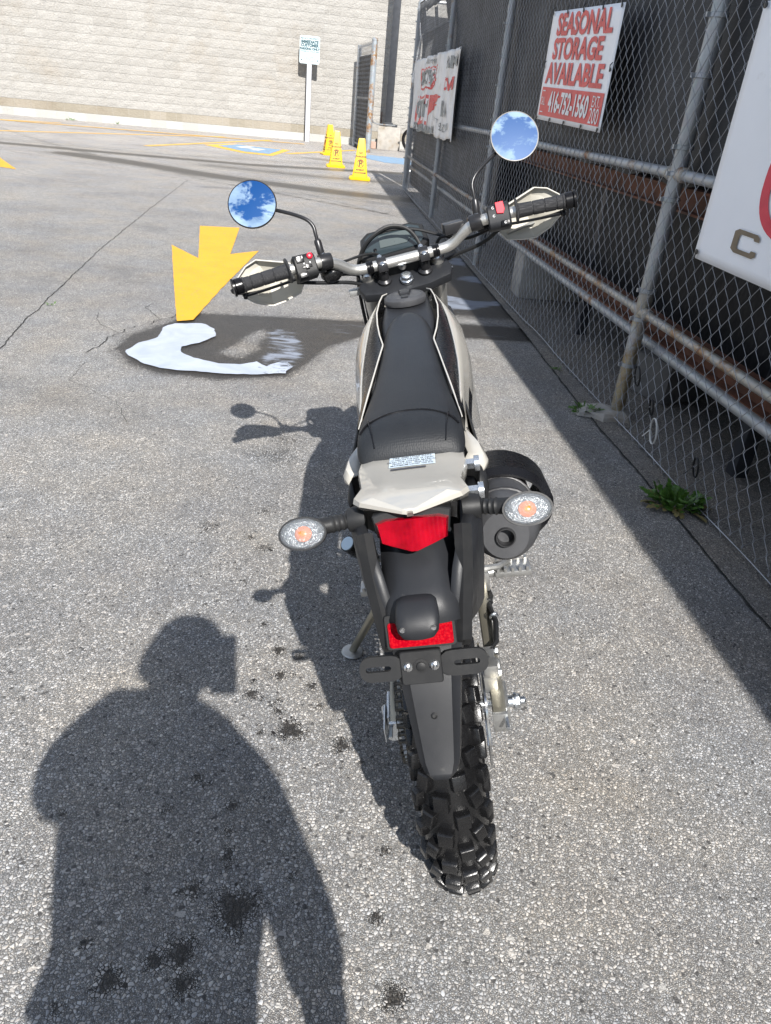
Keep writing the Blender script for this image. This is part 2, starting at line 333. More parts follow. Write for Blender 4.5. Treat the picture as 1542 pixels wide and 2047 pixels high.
# long wet tracks across the far lot
for P, w, a in [([(-9.5, 15.6), (-6.3, 15.9), (-3.4, 16.3), (-.4, 17.8), (3, 19)], .42, .95), ([(-6.6, 14.9), (-5.0, 14.3), (-3.4, 13.5), (-1.2, 12.9), (.5, 12.8)], .55, 1.0),
                ([(-4.0, 15.3), (-2.2, 15.2), (-.6, 15.4), (.6, 16)], .7, .7), ([(-10.3, 19.6), (-6.9, 15.7), (-5.2, 14.6), (-3.6, 12.9), (-.4, 10.9)], .07, .95), ([(-12, 17.6), (-8, 16.4), (-4.8, 17.0), (-2, 18.3)], .5, .45),
                ([(-2.7, 19.6), (-1.6, 19.3)], .5, .7), ([(-2.2, 12.2), (0, 12.0)], .25, .5)]:
    wet = np.maximum(wet, a*sm(sdseg(GX, GY, P)-w*.75, w*.55))
for P, w, a in [([(-7.5, 23.3), (-6.3, 22.8)], .3, .35), ([(-8.6, 22.6), (-7.8, 22.9)], .3, .4), ([(-9.4, 21.6), (-8.9, 21.8)], .25, .4), ([(-6.2, 21.8), (-5.4, 22.4)], .25, .3), ([(-2.9, 8.1), (-2.7, 7.9)], .18, .35), ([(-1.9, 9.6), (-1.5, 9.7)], .1, .4), ([(-2.35, 6.0), (-2.1, 5.6)], .15, .3),
                ([(-3.2, 11.9), (-2.9, 12.0)], .12, .6), ([(-1.9, 3.3), (-1.2, 3.1)], .22, .28), ([(-2.6, 5.2), (-3.6, 7.4)], .5, .18), ([(-.2, 3.3), (-.9, 2.0), (-1, .8)], .35, .10)]:
    dark = np.maximum(dark, a*sm(sdseg(GX, GY, P)-w*.5, w))
# lane beyond the joint is smoother and slightly greyer
for P in [[(.2, 6.3), (.55, 6.15), (.85, 6.25), (.8, 6.05), (.5, 5.75), (.25, 5.7)], [(.35, 6.9), (.7, 6.8), (.9, 6.95), (.6, 7.2)], [(.35, 7.6), (.6, 7.5), (.55, 8.1), (.4, 8.0)], [(.8, 5.75), (1.1, 5.7), (1.05, 5.9)], [(1.25, 6.2), (1.55, 6.1), (1.5, 6.7), (1.2, 6.6)]]:
    foam = np.maximum(foam, sm(sdpoly(GX, GY, P), .06))
foam = np.maximum(foam, .8*np.clip(1-sdseg(GX, GY, [(-.5, 5.0), (.0, 5.08), (.7, 5.12), (1.6, 5.3)])/.035, 0, 1))
foam = np.maximum(foam, .74*sm(sdpoly(GX, GY, [(-.86, 4.05), (-.84, 4.35), (-.93, 4.62), (-.85, 4.80), (-.66, 4.72), (-.56, 4.40), (-.56, 4.05), (-.66, 3.95)]), .07))
foam = np.maximum(foam, .45*sm(sdpoly(GX, GY, [(-.75, 4.75), (-.3, 4.75), (-.3, 5.1), (-.8, 5.0)]), .05))
foam = np.maximum(foam, .9*np.clip(1-sdseg(GX, GY, [(-.1, 5.9), (.8, 5.5), (1.15, 5.35)])/.02, 0, 1))
foam = np.maximum(foam, .5*sm(sdseg(GX, GY, [(-1.7, 13.0), (-1.2, 13.1)])-.15, .2))
nx, ny = len(gx), len(gy)
gme = bpy.data.meshes.new("asphalt_ground")
gz = np.zeros(GX.shape); gz += -.006*sm(sdpoly(GX, GY, PUD), .12)
gv = np.stack([GX.ravel(), GY.ravel(), gz.ravel()], 1)
idx = np.arange(nx*ny).reshape(ny, nx)
gf = np.stack([idx[:-1, :-1].ravel(), idx[:-1, 1:].ravel(), idx[1:, 1:].ravel(), idx[1:, :-1].ravel()], 1)
gme.vertices.add(len(gv)); gme.vertices.foreach_set("co", gv.astype(np.float32).ravel())
gme.loops.add(gf.size); gme.loops.foreach_set("vertex_index", gf.astype(np.int32).ravel())
gme.polygons.add(len(gf)); gme.polygons.foreach_set("loop_start", np.arange(0, gf.size, 4, dtype=np.int32)); gme.update(calc_edges=True)
for nm, arr in (("wet", wet), ("stain", dark), ("crack", crack), ("foam", foam)):
    a = gme.attributes.new(nm, 'FLOAT', 'POINT'); a.data.foreach_set("value", arr.astype(np.float32).ravel())
gme.shade_smooth()

def asphalt(name, attrs=True, tint=(1, 1, 1), darker=1.0):
    m, n, l, b = nmat(name); v = obcoord(n, l)
    sc = n.new("ShaderNodeMapping"); l.new(v, sc.inputs[0]); dn = n.new("ShaderNodeTexNoise"); dn.inputs["Scale"].default_value = 40; dn.inputs["Detail"].default_value = 2; l.new(v, dn.inputs["Vector"])
    vv = mix(n, l, .006, sc.outputs[0], dn.outputs["Color"], 'ADD')
    def vor(scale, feat='F1'):
        t = n.new("ShaderNodeTexVoronoi"); t.inputs["Scale"].default_value = scale; t.feature = feat; l.new(vv, t.inputs["Vector"]); return t
    v1 = vor(142); e1 = vor(142, 'DISTANCE_TO_EDGE'); v2 = vor(310); e2 = vor(310, 'DISTANCE_TO_EDGE')
    def chan(o):
        s = n.new("ShaderNodeSeparateColor"); l.new(o, s.inputs[0]); return s.outputs[0], s.outputs[1]
    a1, b1 = chan(v1.outputs["Color"]); a2, b2 = chan(v2.outputs["Color"])
    st = ramp(n, l, a1, [(0, (.21, .205, .198)), (.35, (.31, .303, .292)), (.8, (.38, .37, .355)), (1, (.46, .45, .43))])
    st2 = ramp(n, l, a2, [(0, (.17, .167, .16)), (.5, (.29, .284, .272)), (1, (.46, .45, .43))])
    pick = ramp(n, l, b1, [(.60, (0, 0, 0)), (.62, (1, 1, 1))])
    c = mix(n, l, pick, st2, st)
    hue = ramp(n, l, b2, [(0, (1.08, 1.0, .90)), (.5, (1, 1, 1)), (1, (.95, 1.0, 1.06))]); c = mix(n, l, .8, c, hue, 'MULTIPLY')
    c = mix(n, l, 1.0, c, ramp(n, l, tnoise(n, l, v, 2.6, 3, .5), [(.30, (.93, .97, 1.03)), (.52, (1, 1, 1)), (.74, (1.05, 1.0, .93))]), 'MULTIPLY')
    vL = vor(62); eL = vor(62, 'DISTANCE_TO_EDGE'); aL, bL = chan(vL.outputs['Color'])
    bigst = math_(n, l, 'MULTIPLY', math_(n, l, 'GREATER_THAN', aL, .97), math_(n, l, 'GREATER_THAN', eL.outputs['Distance'], .22))
    ed1 = ramp(n, l, e1.outputs["Distance"], [(.04, (1, 1, 1)), (.15, (0, 0, 0))])
    ed2 = ramp(n, l, e2.outputs["Distance"], [(.04, (.95, .95, .95)), (.20, (0, 0, 0))])
    ed = mix(n, l, pick, ed2, ed1)
    ed = math_(n, l, 'MULTIPLY', ed, math_(n, l, 'SUBTRACT', 1.0, bigst)); c = mix(n, l, bigst, c, ramp(n, l, bL, [(0, (.27, .265, .26)), (.5, (.36, .35, .33)), (1, (.40, .37, .335))]))
    pit = math_(n, l, 'MULTIPLY', math_(n, l, 'LESS_THAN', a1, .012), 1.0); ed = math_(n, l, 'MAXIMUM', ed, pit)
    binder = ramp(n, l, tnoise(n, l, v, 160, 3), [(.3, (.045, .044, .044)), (.7, (.10, .098, .095))])
    c = mix(n, l, ed, c, binder)
    big = tnoise(n, l, v, .9, 8, .6); c = mix(n, l, 1.0, c, ramp(n, l, big, [(.28, (.80, .80, .82)), (.5, (1, 1, 1)), (.75, (1.16, 1.14, 1.10))]), 'MULTIPLY')
    mid = tnoise(n, l, v, 9, 6, .65); c = mix(n, l, 1.0, c, ramp(n, l, mid, [(.3, (.86, .86, .87)), (.6, (1.06, 1.05, 1.04))]), 'MULTIPLY')
    c = mix(n, l, 1.0, c, tuple(t*darker*1.07 for t in tint), 'MULTIPLY')
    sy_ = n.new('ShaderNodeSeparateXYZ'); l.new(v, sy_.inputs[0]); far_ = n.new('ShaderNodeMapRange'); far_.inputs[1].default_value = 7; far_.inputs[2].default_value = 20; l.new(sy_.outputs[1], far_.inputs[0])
    c = mix(n, l, far_.outputs[0], c, mix(n, l, 1.0, c, (1.42, 1.38, 1.36), 'MULTIPLY'))   # far colour lightened, making up for brightness lost to bump shading
    rough = .82
    h = math_(n, l, 'MULTIPLY', e1.outputs["Distance"], 1.0)
    hh = mix(n, l, pick, e2.outputs["Distance"], e1.outputs["Distance"])
    if attrs:
        def at(nm):
            t = n.new("ShaderNodeAttribute"); t.attribute_name = nm; return t.outputs["Fac"]
        jag = tnoise(n, l, v, 26, 6, .7); jag2 = tnoise(n, l, v, 3.2, 8, .7)
        def thr(a, lo, hi, j=jag, amt=.5):
            s = math_(n, l, 'ADD', a, math_(n, l, 'MULTIPLY', math_(n, l, 'SUBTRACT', j, .5), amt)); return ramp(n, l, s, [(lo, (0, 0, 0)), (hi, (1, 1, 1))])
        # a wet film sinks first between the stones
        wa = math_(n, l, 'ADD', at("wet"), math_(n, l, 'MULTIPLY', math_(n, l, 'SUBTRACT', ed, .35), .62)); wa = math_(n, l, 'MULTIPLY', wa, math_(n, l, 'GREATER_THAN', at("wet"), .02))
        w = thr(wa, .40, .58, tnoise(n, l, v, 48, 5, .75), 1.0)
        c = mix(n, l, math_(n, l, 'MULTIPLY', w, .93), c, mix(n, l, 1.0, c, (.115, .105, .095), 'MULTIPLY'))
        s = thr(at("stain"), .05, .7, jag2, .35); c = mix(n, l, math_(n, l, 'MULTIPLY', math_(n, l, 'MULTIPLY', s, .8), math_(n, l, 'GREATER_THAN', at("stain"), .01)), c, (.05, .05, .052))
        k = thr(at("crack"), .48, .62, jag, .55); c = mix(n, l, k, c, (.022, .021, .02))
        mps = n.new('ShaderNodeMapping'); mps.inputs['Scale'].default_value = (3.5, 13, 1); l.new(v, mps.inputs[0]); swl = tnoise(n, l, mps.outputs[0], 1.0, 7, .68, 1.2)
        fo = thr(at("foam"), .62, .95, swl, 1.9); fo = math_(n, l, 'MULTIPLY', fo, math_(n, l, 'GREATER_THAN', at("foam"), .02))
        c = mix(n, l, math_(n, l, 'MULTIPLY', fo, .85), c, (.24, .27, .33))
        rr = n.new("ShaderNodeMapRange"); rr.inputs[3].default_value = .82; rr.inputs[4].default_value = .36; l.new(w, rr.inputs[0]); l.new(rr.outputs[0], b.inputs["Roughness"])
        hh = math_(n, l, 'SUBTRACT', hh, math_(n, l, 'MULTIPLY', k, .6))
        hh = math_(n, l, 'MULTIPLY', hh, math_(n, l, 'SUBTRACT', 1.0, math_(n, l, 'MULTIPLY', fo, .9)))
    else: b.inputs["Roughness"].default_value = rough
    l.new(c, b.inputs["Base Color"]); b.inputs["Specular IOR Level"].default_value = .35
    bump(n, l, hh, .8, .0035, b); return m
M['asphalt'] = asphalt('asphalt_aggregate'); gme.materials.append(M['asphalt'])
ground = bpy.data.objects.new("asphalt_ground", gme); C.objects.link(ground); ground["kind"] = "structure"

# ------------------------------------------------------------------ fence frame of reference
FA = math.radians(-7.6); FD = Vector((math.sin(FA), math.cos(FA), 0)); FN = Vector((math.cos(FA), -math.sin(FA), 0)); FP = Vector((1.14, 3.75, 0))
def fw(s, off, z): return FP + FD*s + FN*off + Vector((0, 0, z))

# kerb strip of older asphalt along the fence with an open joint
def ragged(P, amp, step=.04, seed=0.0):
    out = []
    for (a, b_) in zip(P[:-1], P[1:]):
        a, b_ = Vector(a), Vector(b_); k = max(1, int((b_-a).length/step)); t = (b_-a).normalized() if (b_-a).length > 0 else Vector((1, 0)); nn = Vector((-t.y, t.x))
        for i in range(k):
            p = a.lerp(b_, i/k); out.append(p+nn*amp*(noise.noise((p.x*7+seed, p.y*7, seed))+.6*noise.noise((p.x*23, p.y*23+seed, 0))))
    out.append(Vector(P[-1])); return out
joint = [(1.36, -1.5), (1.30, .6), (1.26, 1.9), (1.21, 2.3), (1.12, 3.02), (1.00, 3.87), (.86, 5.27), (.50, 8.2), (.13, 11.0), (-.25, 14.2)]
J1 = ragged(joint, .006, .02); 
def strip(name, L, Rr, z, mat, **kw):
    mb = Mb(); n_ = min(len(L), len(Rr)); mb.add([(p[0], p[1], z) for p in L[:n_]]+[(p[0], p[1], z) for p in Rr[:n_]], [(i, i+1, n_+i+1, n_+i) for i in range(n_-1)]); return mk(name, mb, mat, **kw)
M['kerb'] = asphalt('kerb_strip_asphalt', False, (1.0, .955, .90), .92)
strip('kerb_strip', [p+Vector((.004, 0)) for p in J1], [p+Vector((1.6, .2)) for p in J1], .004, M['kerb'], kind='structure')
M['jointmat'] = smat('open_joint', (.02, .019, .017), .9, var=.4, vscale=30)
strip('pavement_joint', [p+Vector((-.0005-.010*max(0, noise.noise((p.x*14, p.y*14, 3))), 0)) for p in J1], [p+Vector((.0045+.005*max(0, noise.noise((p.x*30, p.y*30, 9))), 0)) for p in J1], .008, M['jointmat'], kind='structure')

CR = [([(-2.02, 2.6), (-2.1, 3.3), (-2.35, 4.5), (-2.76, 6.65), (-3.2, 9.4), (-3.67, 12.57)], .010, .016), ([(-5.6, 13.6), (-3.67, 12.57), (-1.84, 12.39), (-.2, 10.66)], .012, .02), ([(-9, 15.1), (-5.4, 13.3)], .016, .02),
      ([(-2.6, 6.0), (-.9, 5.93), (.9, 6.1)], .006, .012), ([(-1.75, 3.9), (-1.72, 4.4), (-1.55, 4.75), (-1.48, 5.05)], .011, .03), ([(-1.70, 4.3), (-1.9, 4.45), (-2.0, 4.7)], .005, .02), ([(-1.6, 4.7), (-1.78, 4.95), (-1.74, 5.1)], .006, .02),
      ([(-1.7, 3.75), (-1.66, 3.45), (-1.35, 3.25), (-1.1, 3.4)], .003, .02), ([(-1.35, 3.25), (-1.2, 3.0)], .003, .02), ([(-1.72, 4.1), (-1.85, 4.12)], .005, .02)]
for P, w, am in CR:
    Q = ragged(P, am, .03 if w < .012 else .06, w*900); strip('pavement_crack', [p-Vector((w*.5*(.35+.9*abs(noise.noise((p.x*11, p.y*11, 2)))), 0)) for p in Q], [p+Vector((w*.5*(.35+.9*abs(noise.noise((p.x*13, p.y*13, 6)))), w*.3)) for p in Q], .003, M['jointmat'], kind='structure')
# ------------------------------------------------------------------ painted markings
def paint(name, col, wear=.5, scale=30):
    m, n, l, b = nmat(name); v = obcoord(n, l); f = tnoise(n, l, v, 4, 6); c = ramp(n, l, f, [(.3, tuple(x*.88 for x in col)), (.7, col)])
    vo = n.new("ShaderNodeTexVoronoi"); vo.inputs["Scale"].default_value = 118; l.new(v, vo.inputs["Vector"])
    e = tnoise(n, l, v, scale, 8, .75); wr = ramp(n, l, e, [(wear, (0, 0, 0)), (wear+.1, (1, 1, 1))]); c = mix(n, l, math_(n, l, 'MULTIPLY', wr, .7), c, (.21, .20, .18))
    l.new(c, b.inputs["Base Color"]); b.inputs["Roughness"].default_value = .6; bump(n, l, vo.outputs["Distance"], .5, .004, b); return m
M['ypaint'] = paint('yellow_road_paint', (.68, .35, .012), .555); M['yline'] = paint('worn_yellow_line', (.72, .40, .05), .60, 9); M['bpaint'] = paint('blue_road_paint', (.17, .33, .52), .46, 9); M['wpaint'] = paint('worn_white_paint', (.6, .62, .63), .5, 7)
def sheet(name, P, z, mat, amp=.006, step=.08, **kw):
    Q = ragged(list(P)+[P[0]], amp, step)[:-1]; mb = Mb(); mb.add([(p[0], p[1], z) for p in Q], [tuple(range(len(Q)))])
    return mk(name, mb, mat, smooth=0, **kw)
sheet('painted_arrow', [(-2.34, 8.4), (-1.93, 8.53), (-1.68, 7.02), (-1.47, 7.32), (-1.43, 5.66), (-1.39, 4.75), (-1.48, 4.68), (-1.84, 5.8), (-2.28, 7.19), (-1.89, 6.7)][:], .004, M['ypaint'], .004,
      label='large yellow arrow painted on the asphalt, its tip at the soapy puddle', cat='road marking')
sheet('painted_arrow', [(-6.02, 11.75), (-7.6, 12.3), (-8.2, 13.0), (-7.1, 13.3)], .004, M['ypaint'], .01, label='yellow arrow tip painted on the asphalt at the left edge', cat='road marking')
def line(P, w, lab, z=.004, mat=None):
    a, b_ = Vector(P[0]), Vector(P[1]); t = (b_-a).normalized(); nn = Vector((-t.y, t.x))*w/2
    sheet('parking_line', [a+nn, b_+nn, b_-nn, a-nn], z, mat or M['yline'], .012, .2, label=lab, cat='road marking', group='yellow parking bay lines')
line([(-9.9, 18.4), (-6.0, 24.6)], .17, 'yellow bay line slanting from the left edge toward the wall')
line([(-12.2, 22.1), (-3.6, 24.9)], .20, 'long yellow line running along the foot of the block wall', .008)
line([(-6.3, 18.4), (-4.7, 25.3)], .17, 'yellow bay line left of the blue wheelchair marking', .004)
line([(-3.35, 20.3), (-2.0, 24.4)], .17, 'short yellow bay line behind the yellow cones')
line([(-15, 19.5), (-10.5, 23.5)], .17, 'yellow bay line farthest left before the wall')
hc = empty('wheelchair_marking', 'blue and yellow wheelchair symbol painted on a parking bay', 'road marking', (-4.5, 20.9, 0))
sheet('yellow_border', [(-1.05, -.35), (-.60, 1.15), (1.0, .75), (.98, -1.8), (.25, -1.75)], .004, M['yline'], .01, parent=hc)
sheet('blue_square', [(-.72, -.2), (-.48, .98), (.80, .62), (.82, -1.35), (.22, -1.35)], .008, M['bpaint'], .01, parent=hc)
sheet('white_figure', [(-.3, -.1), (-.15, .6), (.1, .5), (.02, .1), (.5, .0), (.42, -.7), (.2, -.7), (.25, -.3), (-.1, -.25)], .012, M['wpaint'], .01, parent=hc)
sheet('wheelchair_marking', [(-1.6, 21.8), (-1.5, 22.9), (-.3, 22.9), (-.2, 20.6), (-.9, 20.5)], .004, M['bpaint'], .05, label='worn blue bay marking beside the fence corner', cat='road marking')

# ------------------------------------------------------------------ soapy puddle
m, n, l, b = nmat('soapy_water'); v = obcoord(n, l)
c = ramp(n, l, tnoise(n, l, v, 5, 6, .6, .8), [(.35, (.33, .37, .44)), (.65, (.42, .46, .53))]); sp_ = n.new('ShaderNodeSeparateXYZ'); l.new(v, sp_.inputs[0]); gx_m = n.new('ShaderNodeMapRange'); gx_m.inputs[1].default_value = -1.05; gx_m.inputs[2].default_value = -.68; gx_m.inputs[3].default_value = -.30; gx_m.inputs[4].default_value = -.02; l.new(sp_.outputs[0], gx_m.inputs[0])
yy_ = n.new('ShaderNodeMapRange'); yy_.inputs[1].default_value = 3.98; yy_.inputs[2].default_value = 4.25; yy_.inputs[3].default_value = 0; yy_.inputs[4].default_value = .17; l.new(sp_.outputs[1], yy_.inputs[0]); xx_ = math_(n, l, 'GREATER_THAN', sp_.outputs[0], -1.08)
sw_ = math_(n, l, 'ADD', math_(n, l, 'ADD', tnoise(n, l, v, 8, 8, .65, 2.5), gx_m.outputs[0]), math_(n, l, 'MULTIPLY', yy_.outputs[0], xx_)); c = mix(n, l, ramp(n, l, sw_, [(.46, (0, 0, 0)), (.58, (.95, .95, .95))]), c, (.045, .047, .055))
l.new(c, b.inputs["Base Color"])
b.inputs["Roughness"].default_value = .38; b.inputs["Specular IOR Level"].default_value = .3; b.inputs["Coat Weight"].default_value = .22; b.inputs["Coat Roughness"].default_value = .06; bump(n, l, tnoise(n, l, v, 30, 4), .12, .002, b); M['soap'] = m
m, n, l, b = nmat('thin_soapy_film'); v = obcoord(n, l); sw = tnoise(n, l, v, 9, 7, .62, 3.0)
b.inputs["Base Color"].default_value = (.36, .39, .45, 1); b.inputs["Roughness"].default_value = .2
l.new(ramp(n, l, sw, [(.47, (.03, .03, .03)), (.62, (.75, .75, .75))]), b.inputs["Alpha"]); M['film'] = m
pud = [(-1.58, 4.02), (-1.55, 4.17), (-1.48, 4.32), (-1.52, 4.52), (-1.48, 4.64), (-1.32, 4.70), (-1.20, 4.60), (-1.17, 4.45), (-1.22, 4.28), (-1.30, 4.18), (-1.27, 4.08), (-1.18, 4.0), (-1.02, 3.95), (-.90, 3.96), (-.82, 4.05), (-.76, 3.98), (-.68, 4.10), (-.62, 4.02), (-.63, 3.89), (-.78, 3.83), (-.95, 3.78), (-1.14, 3.77), (-1.30, 3.78), (-1.43, 3.84), (-1.53, 3.93)]
sheet('soapy_puddle', pud, .001, M['soap'], .016, .03, label='milky white soapy puddle curled around a dark wet patch on the asphalt', cat='puddle')

# ------------------------------------------------------------------ white block building
WO = Vector((-13.04, 24.94, 0)); WU = Vector((1, .2, 0)).normalized(); WNm = Vector((WU.y, -WU.x, 0))   # WNm faces the camera
bld = empty('block_building', 'pale painted building of split-face concrete blocks at the end of the lot', 'building', WO)
BH, BW = .235, .48
core = Mb(); core.box((12.5, 3.985, 3.4), (37, 8, 6.8))
def wl2w(mb):  # local x along wall, y away from camera, z up (relative to the empty)
    return xform(mb, lambda p: WU*p.x + Vector((-WNm.x, -WNm.y, 0))*p.y + Vector((0, 0, p.z)))
mk('wall', wl2w(core), M['wallmortar'], bld, smooth=0)
def block_mat(name, lo, hi, dirtc, dlo, dhi, bs):
    m, n, l, b = nmat(name); g = n.new("ShaderNodeNewGeometry"); oi = n.new("ShaderNodeObjectInfo")
    sc = n.new("ShaderNodeVectorMath"); sc.operation = 'ADD'; l.new(g.outputs["Position"], sc.inputs[0])
    v = sc.outputs[0]; w = n.new("ShaderNodeTexWhiteNoise"); w.noise_dimensions = '3D'
    sn = n.new("ShaderNodeVectorMath"); sn.operation = 'SNAP'; l.new(v, sn.inputs[0]); sn.inputs[1].default_value = (.48, 5, .235); l.new(sn.outputs[0], w.inputs[0])
    c = ramp(n, l, w.outputs["Value"], [(0, lo), (1, hi)])
    f = tnoise(n, l, v, 22, 5, .7); c = mix(n, l, 1.0, c, ramp(n, l, f, [(.3, (.90, .90, .905)), (.6, (1.05, 1.045, 1.03))]), 'MULTIPLY')
    d = tnoise(n, l, v, .55, 8, .65); c = mix(n, l, math_(n, l, 'MULTIPLY', ramp(n, l, d, [(dlo, (0, 0, 0)), (dhi, (1, 1, 1))]), .6), c, dirtc)
    l.new(c, b.inputs["Base Color"]); b.inputs["Roughness"].default_value = .9; bump(n, l, f, bs, .05, b); return m
M['blk'] = block_mat('split_face_block', (.325, .313, .293), (.365, .353, .332), (.28, .24, .19), .56, .75, .9)
M['blkb'] = block_mat('tan_stained_block', (.24, .215, .17), (.29, .26, .215), (.15, .115, .075), .48, .68, .5)
M['blkw'] = block_mat('smooth_grey_block', (.34, .335, .315), (.40, .395, .375), (.25, .2, .15), .58, .72, .3)
def block_mesh(rough, seed, w, h):
    r = random.Random(seed); nxk, nzk = (3, 2) if rough else (1, 1); V = []; F = []
    for i in range(nxk+1):
        for k in range(nzk+1):
            inn = 0 < i < nxk and 0 < k < nzk
            V.append(((i/nxk-.5)*w*.988, -.028-(r.uniform(0, .014) if inn else (r.uniform(0, .004) if rough else 0))+(.004 if not inn else 0), (k/nzk-.5)*h*.975))
    for i in range(nxk):
        for k in range(nzk): a = i*(nzk+1)+k; F.append((a, a+nzk+1, a+nzk+2, a+1))
    rim = [i*(nzk+1) for i in range(nxk+1)] + [nxk*(nzk+1)+k for k in range(1, nzk+1)] + [i*(nzk+1)+nzk for i in range(nxk-1, -1, -1)] + [k for k in range(nzk-1, 0, -1)]
    base = len(V)
    for j in rim: V.append((V[j][0], .02, V[j][2]))
    for j in range(len(rim)): k = (j+1) % len(rim); F.append((rim[j], base+j, base+k, rim[k]))
    return V, F
variants = {}
def bmesh_for(kind, seed):
    if (kind, seed) not in variants:
        V, F = block_mesh(kind == 'blk', seed, BW, BH); mb = Mb(); mb.add(V, F); wl2w(mb)
        o = mk('block', mb, M[kind], bld, smooth=0); variants[(kind, seed)] = (o.data, (V, F)); bpy.data.objects.remove(o)
    return variants[(kind, seed)]
cells = []
for row in range(24):
    for col in range(-2, 62):
        x = (col+.5*(row % 2))*BW; z = (row+.5)*BH
        p = WO+WU*x+Vector((0, 0, z)); d = (p-Vector((0, 0, CAMH))).length
        vis = (x < 13.2 and z < 4.4)
        cells.append((0 if vis else 1, d+(0 if row < 2 else .0), row, col, x, z))
cells.sort(); rest = {'blk': Mb(), 'blkb': Mb(), 'blkw': Mb()}
for i, (nv, d, row, col, x, z) in enumerate(cells):
    kind = 'blkw' if row == 0 else ('blkb' if row == 1 else 'blk'); seed = (row*7+col*3) % 6
    me, (V, F) = bmesh_for(kind, seed); loc = WU*x+Vector((0, 0, z))
    if i < 300:
        o = bpy.data.objects.new('block', me); C.objects.link(o); o.parent = bld; o.location = loc
    elif z < 5.6 and x < 24:
        q = Mb(); q.add(V, F); wl2w(q); rest[kind].add([tuple(Vector(p)+loc) for p in q.v], q.f)
for k, mb in rest.items():
    if mb.v: mk('blocks', mb, M[k], bld, smooth=0, kind='stuff', fix=False)
j = Mb(); j.box((10.0, -.05, 2.2), (.012, .02, 4.5)); j.box((14.6, -.05, 2.7), (.02, .03, 5.4)); mk('control_joint', wl2w(j), M['wallmortar'], bld, smooth=0)
rb = Mb(); rb.box((11.85, -.06, .75), (.02, .02, .62)); mk('rusty_bar', wl2w(rb), M['rust'], bld, smooth=0)

# ------------------------------------------------------------------ parking sign on white post
ps = empty('parking_sign', 'white parking sign with dark lettering on a white post before the block wall', 'sign', (-3.72, 26.35, 0))
mb = Mb(); mb.box((0, 0, 1.45), (.14, .10, 2.9)); mk('post', mb, smat('white_post_paint', (.50, .51, .54), .6, var=.08, dirt=(.35, .33, .3), dscale=4, dlo=.62, dhi=.8), ps, bevel=.01)
mb = Mb(); W_, H_ = .32, .47
rr = [(W_*sx+(-.04*sx if k % 2 else 0), 2.53+H_*0) for k, sx in enumerate(())]
def rrect(w, h, r, n=4):
    out = []
    for cx, cy, a0 in ((w-r, h-r, 0), (-w+r, h-r, 90), (-w+r, -h+r, 180), (w-r, -h+r, 270)):
        out += [(cx+r*math.cos(math.radians(a0+90*i/n)), cy+r*math.sin(math.radians(a0+90*i/n))) for i in range(n+1)]
    return out
mb.prism(rrect(.31, .365, .05), .004, (0, -.054, 2.53), (1, 0, 0), (0, 0, 1)); mk('sign_plate', mb, smat('sign_face', (.46, .53, .55), .5, var=.04), ps, smooth=0)
M['teal'] = smat('teal_lettering', (.02, .07, .09), .6)
tm = Mb()
for s, y, sz, bo in [("PRIVATE PROPERTY", .29, .066, .001), ("IMMEDIATE", .205, .105, .006), ("CUSTOMER", .115, .105, .006), ("PARKING ONLY", .025, .085, .005), ("TOWED AT YOUR RISK", -.045, .055, .001), ("UNAUTHORIZED", -.19, .036, 0), ("VEHICLES WILL BE TAGGED", -.225, .034, 0), ("AND TOWED AWAY AT", -.26, .034, 0), ("OWNERS EXPENSE", -.295, .034, 0)]:
    t = text_mb(s, sz, bold=bo); place2d(t, (0, -.054, 2.53+y), (1, 0, 0), (0, 0, 1), .006); tm.add(t.v, t.f)
tm.prism(rrect(.018, .018, .008, 2), .004, (-.25, -.058, 2.53-.27), (1, 0, 0), (0, 0, 1)); tm.prism(rrect(.018, .018, .008, 2), .004, (.25, -.058, 2.53-.27), (1, 0, 0), (0, 0, 1))
mk('lettering', tm, M['teal'], ps, smooth=0, fix=False, kind='stuff')

# ------------------------------------------------------------------ open gate leaf, black column, concrete base
gate = empty('gate_leaf', 'tall open chain-link gate seen edge-on with rust-streaked end post', 'gate', (-1.58, 23.95, 0))
gd = Vector((-.62, 2.55, 0)); gl = gd.length; gd.normalize()
mb = Mb(); mb.tube([(0, 0, 0), (0, 0, 2.82)], .085, 14); mb.lathe([(.09, 0), (.09, .03), (.05, .07)], (0, 0, 2.80), (0, 0, 1), 14); mk('gate_post', mb, M['galvrust'], gate)
mb = Mb(); mb.tube([gd*gl, gd*gl+Vector((0, 0, 2.80))], .07, 12); mk('gate_post', mb, M['galv'], gate)
for z in (.12, 1.4, 2.74):
    mb = Mb(); mb.tube([gd*.05+Vector((0, 0, z)), gd*(gl-.03)+Vector((0, 0, z))], .03, 8); mk('gate_rail', mb, M['galv'], gate)
m, n, l, b = nmat('dark_shade_net'); v = obcoord(n, l, "Object"); b.inputs["Base Color"].default_value = (.012, .014, .018, 1); b.inputs["Roughness"].default_value = .6
mp = n.new("ShaderNodeMapping"); mp.inputs["Scale"].default_value = (40, 40, 600); l.new(v, mp.inputs[0])
wv = tnoise(n, l, mp.outputs[0], 1.0, 3, .6); bl = tnoise(n, l, v, 3.0, 6, .65); fl = math_(n, l, 'MULTIPLY', wv, bl)
c = ramp(n, l, fl, [(.18, (.005, .0055, .007)), (.30, (.012, .0135, .017)), (.40, (.075, .08, .088))]); l.new(c, b.inputs["Base Color"])  # palest stop paints glints on the weave into the colour
bump(n, l, wv, .4, .002, b); M['net'] = m
mb = Mb(); mb.box((gd*gl/2+Vector((.02, 0, 1.25))), (.006, gl*.95, 2.5), Matrix.Rotation(math.atan2(-gd.x, gd.y), 3, 'Z')); mk('shade_cloth', mb, M['net'], gate, smooth=0)
zz = Mb()
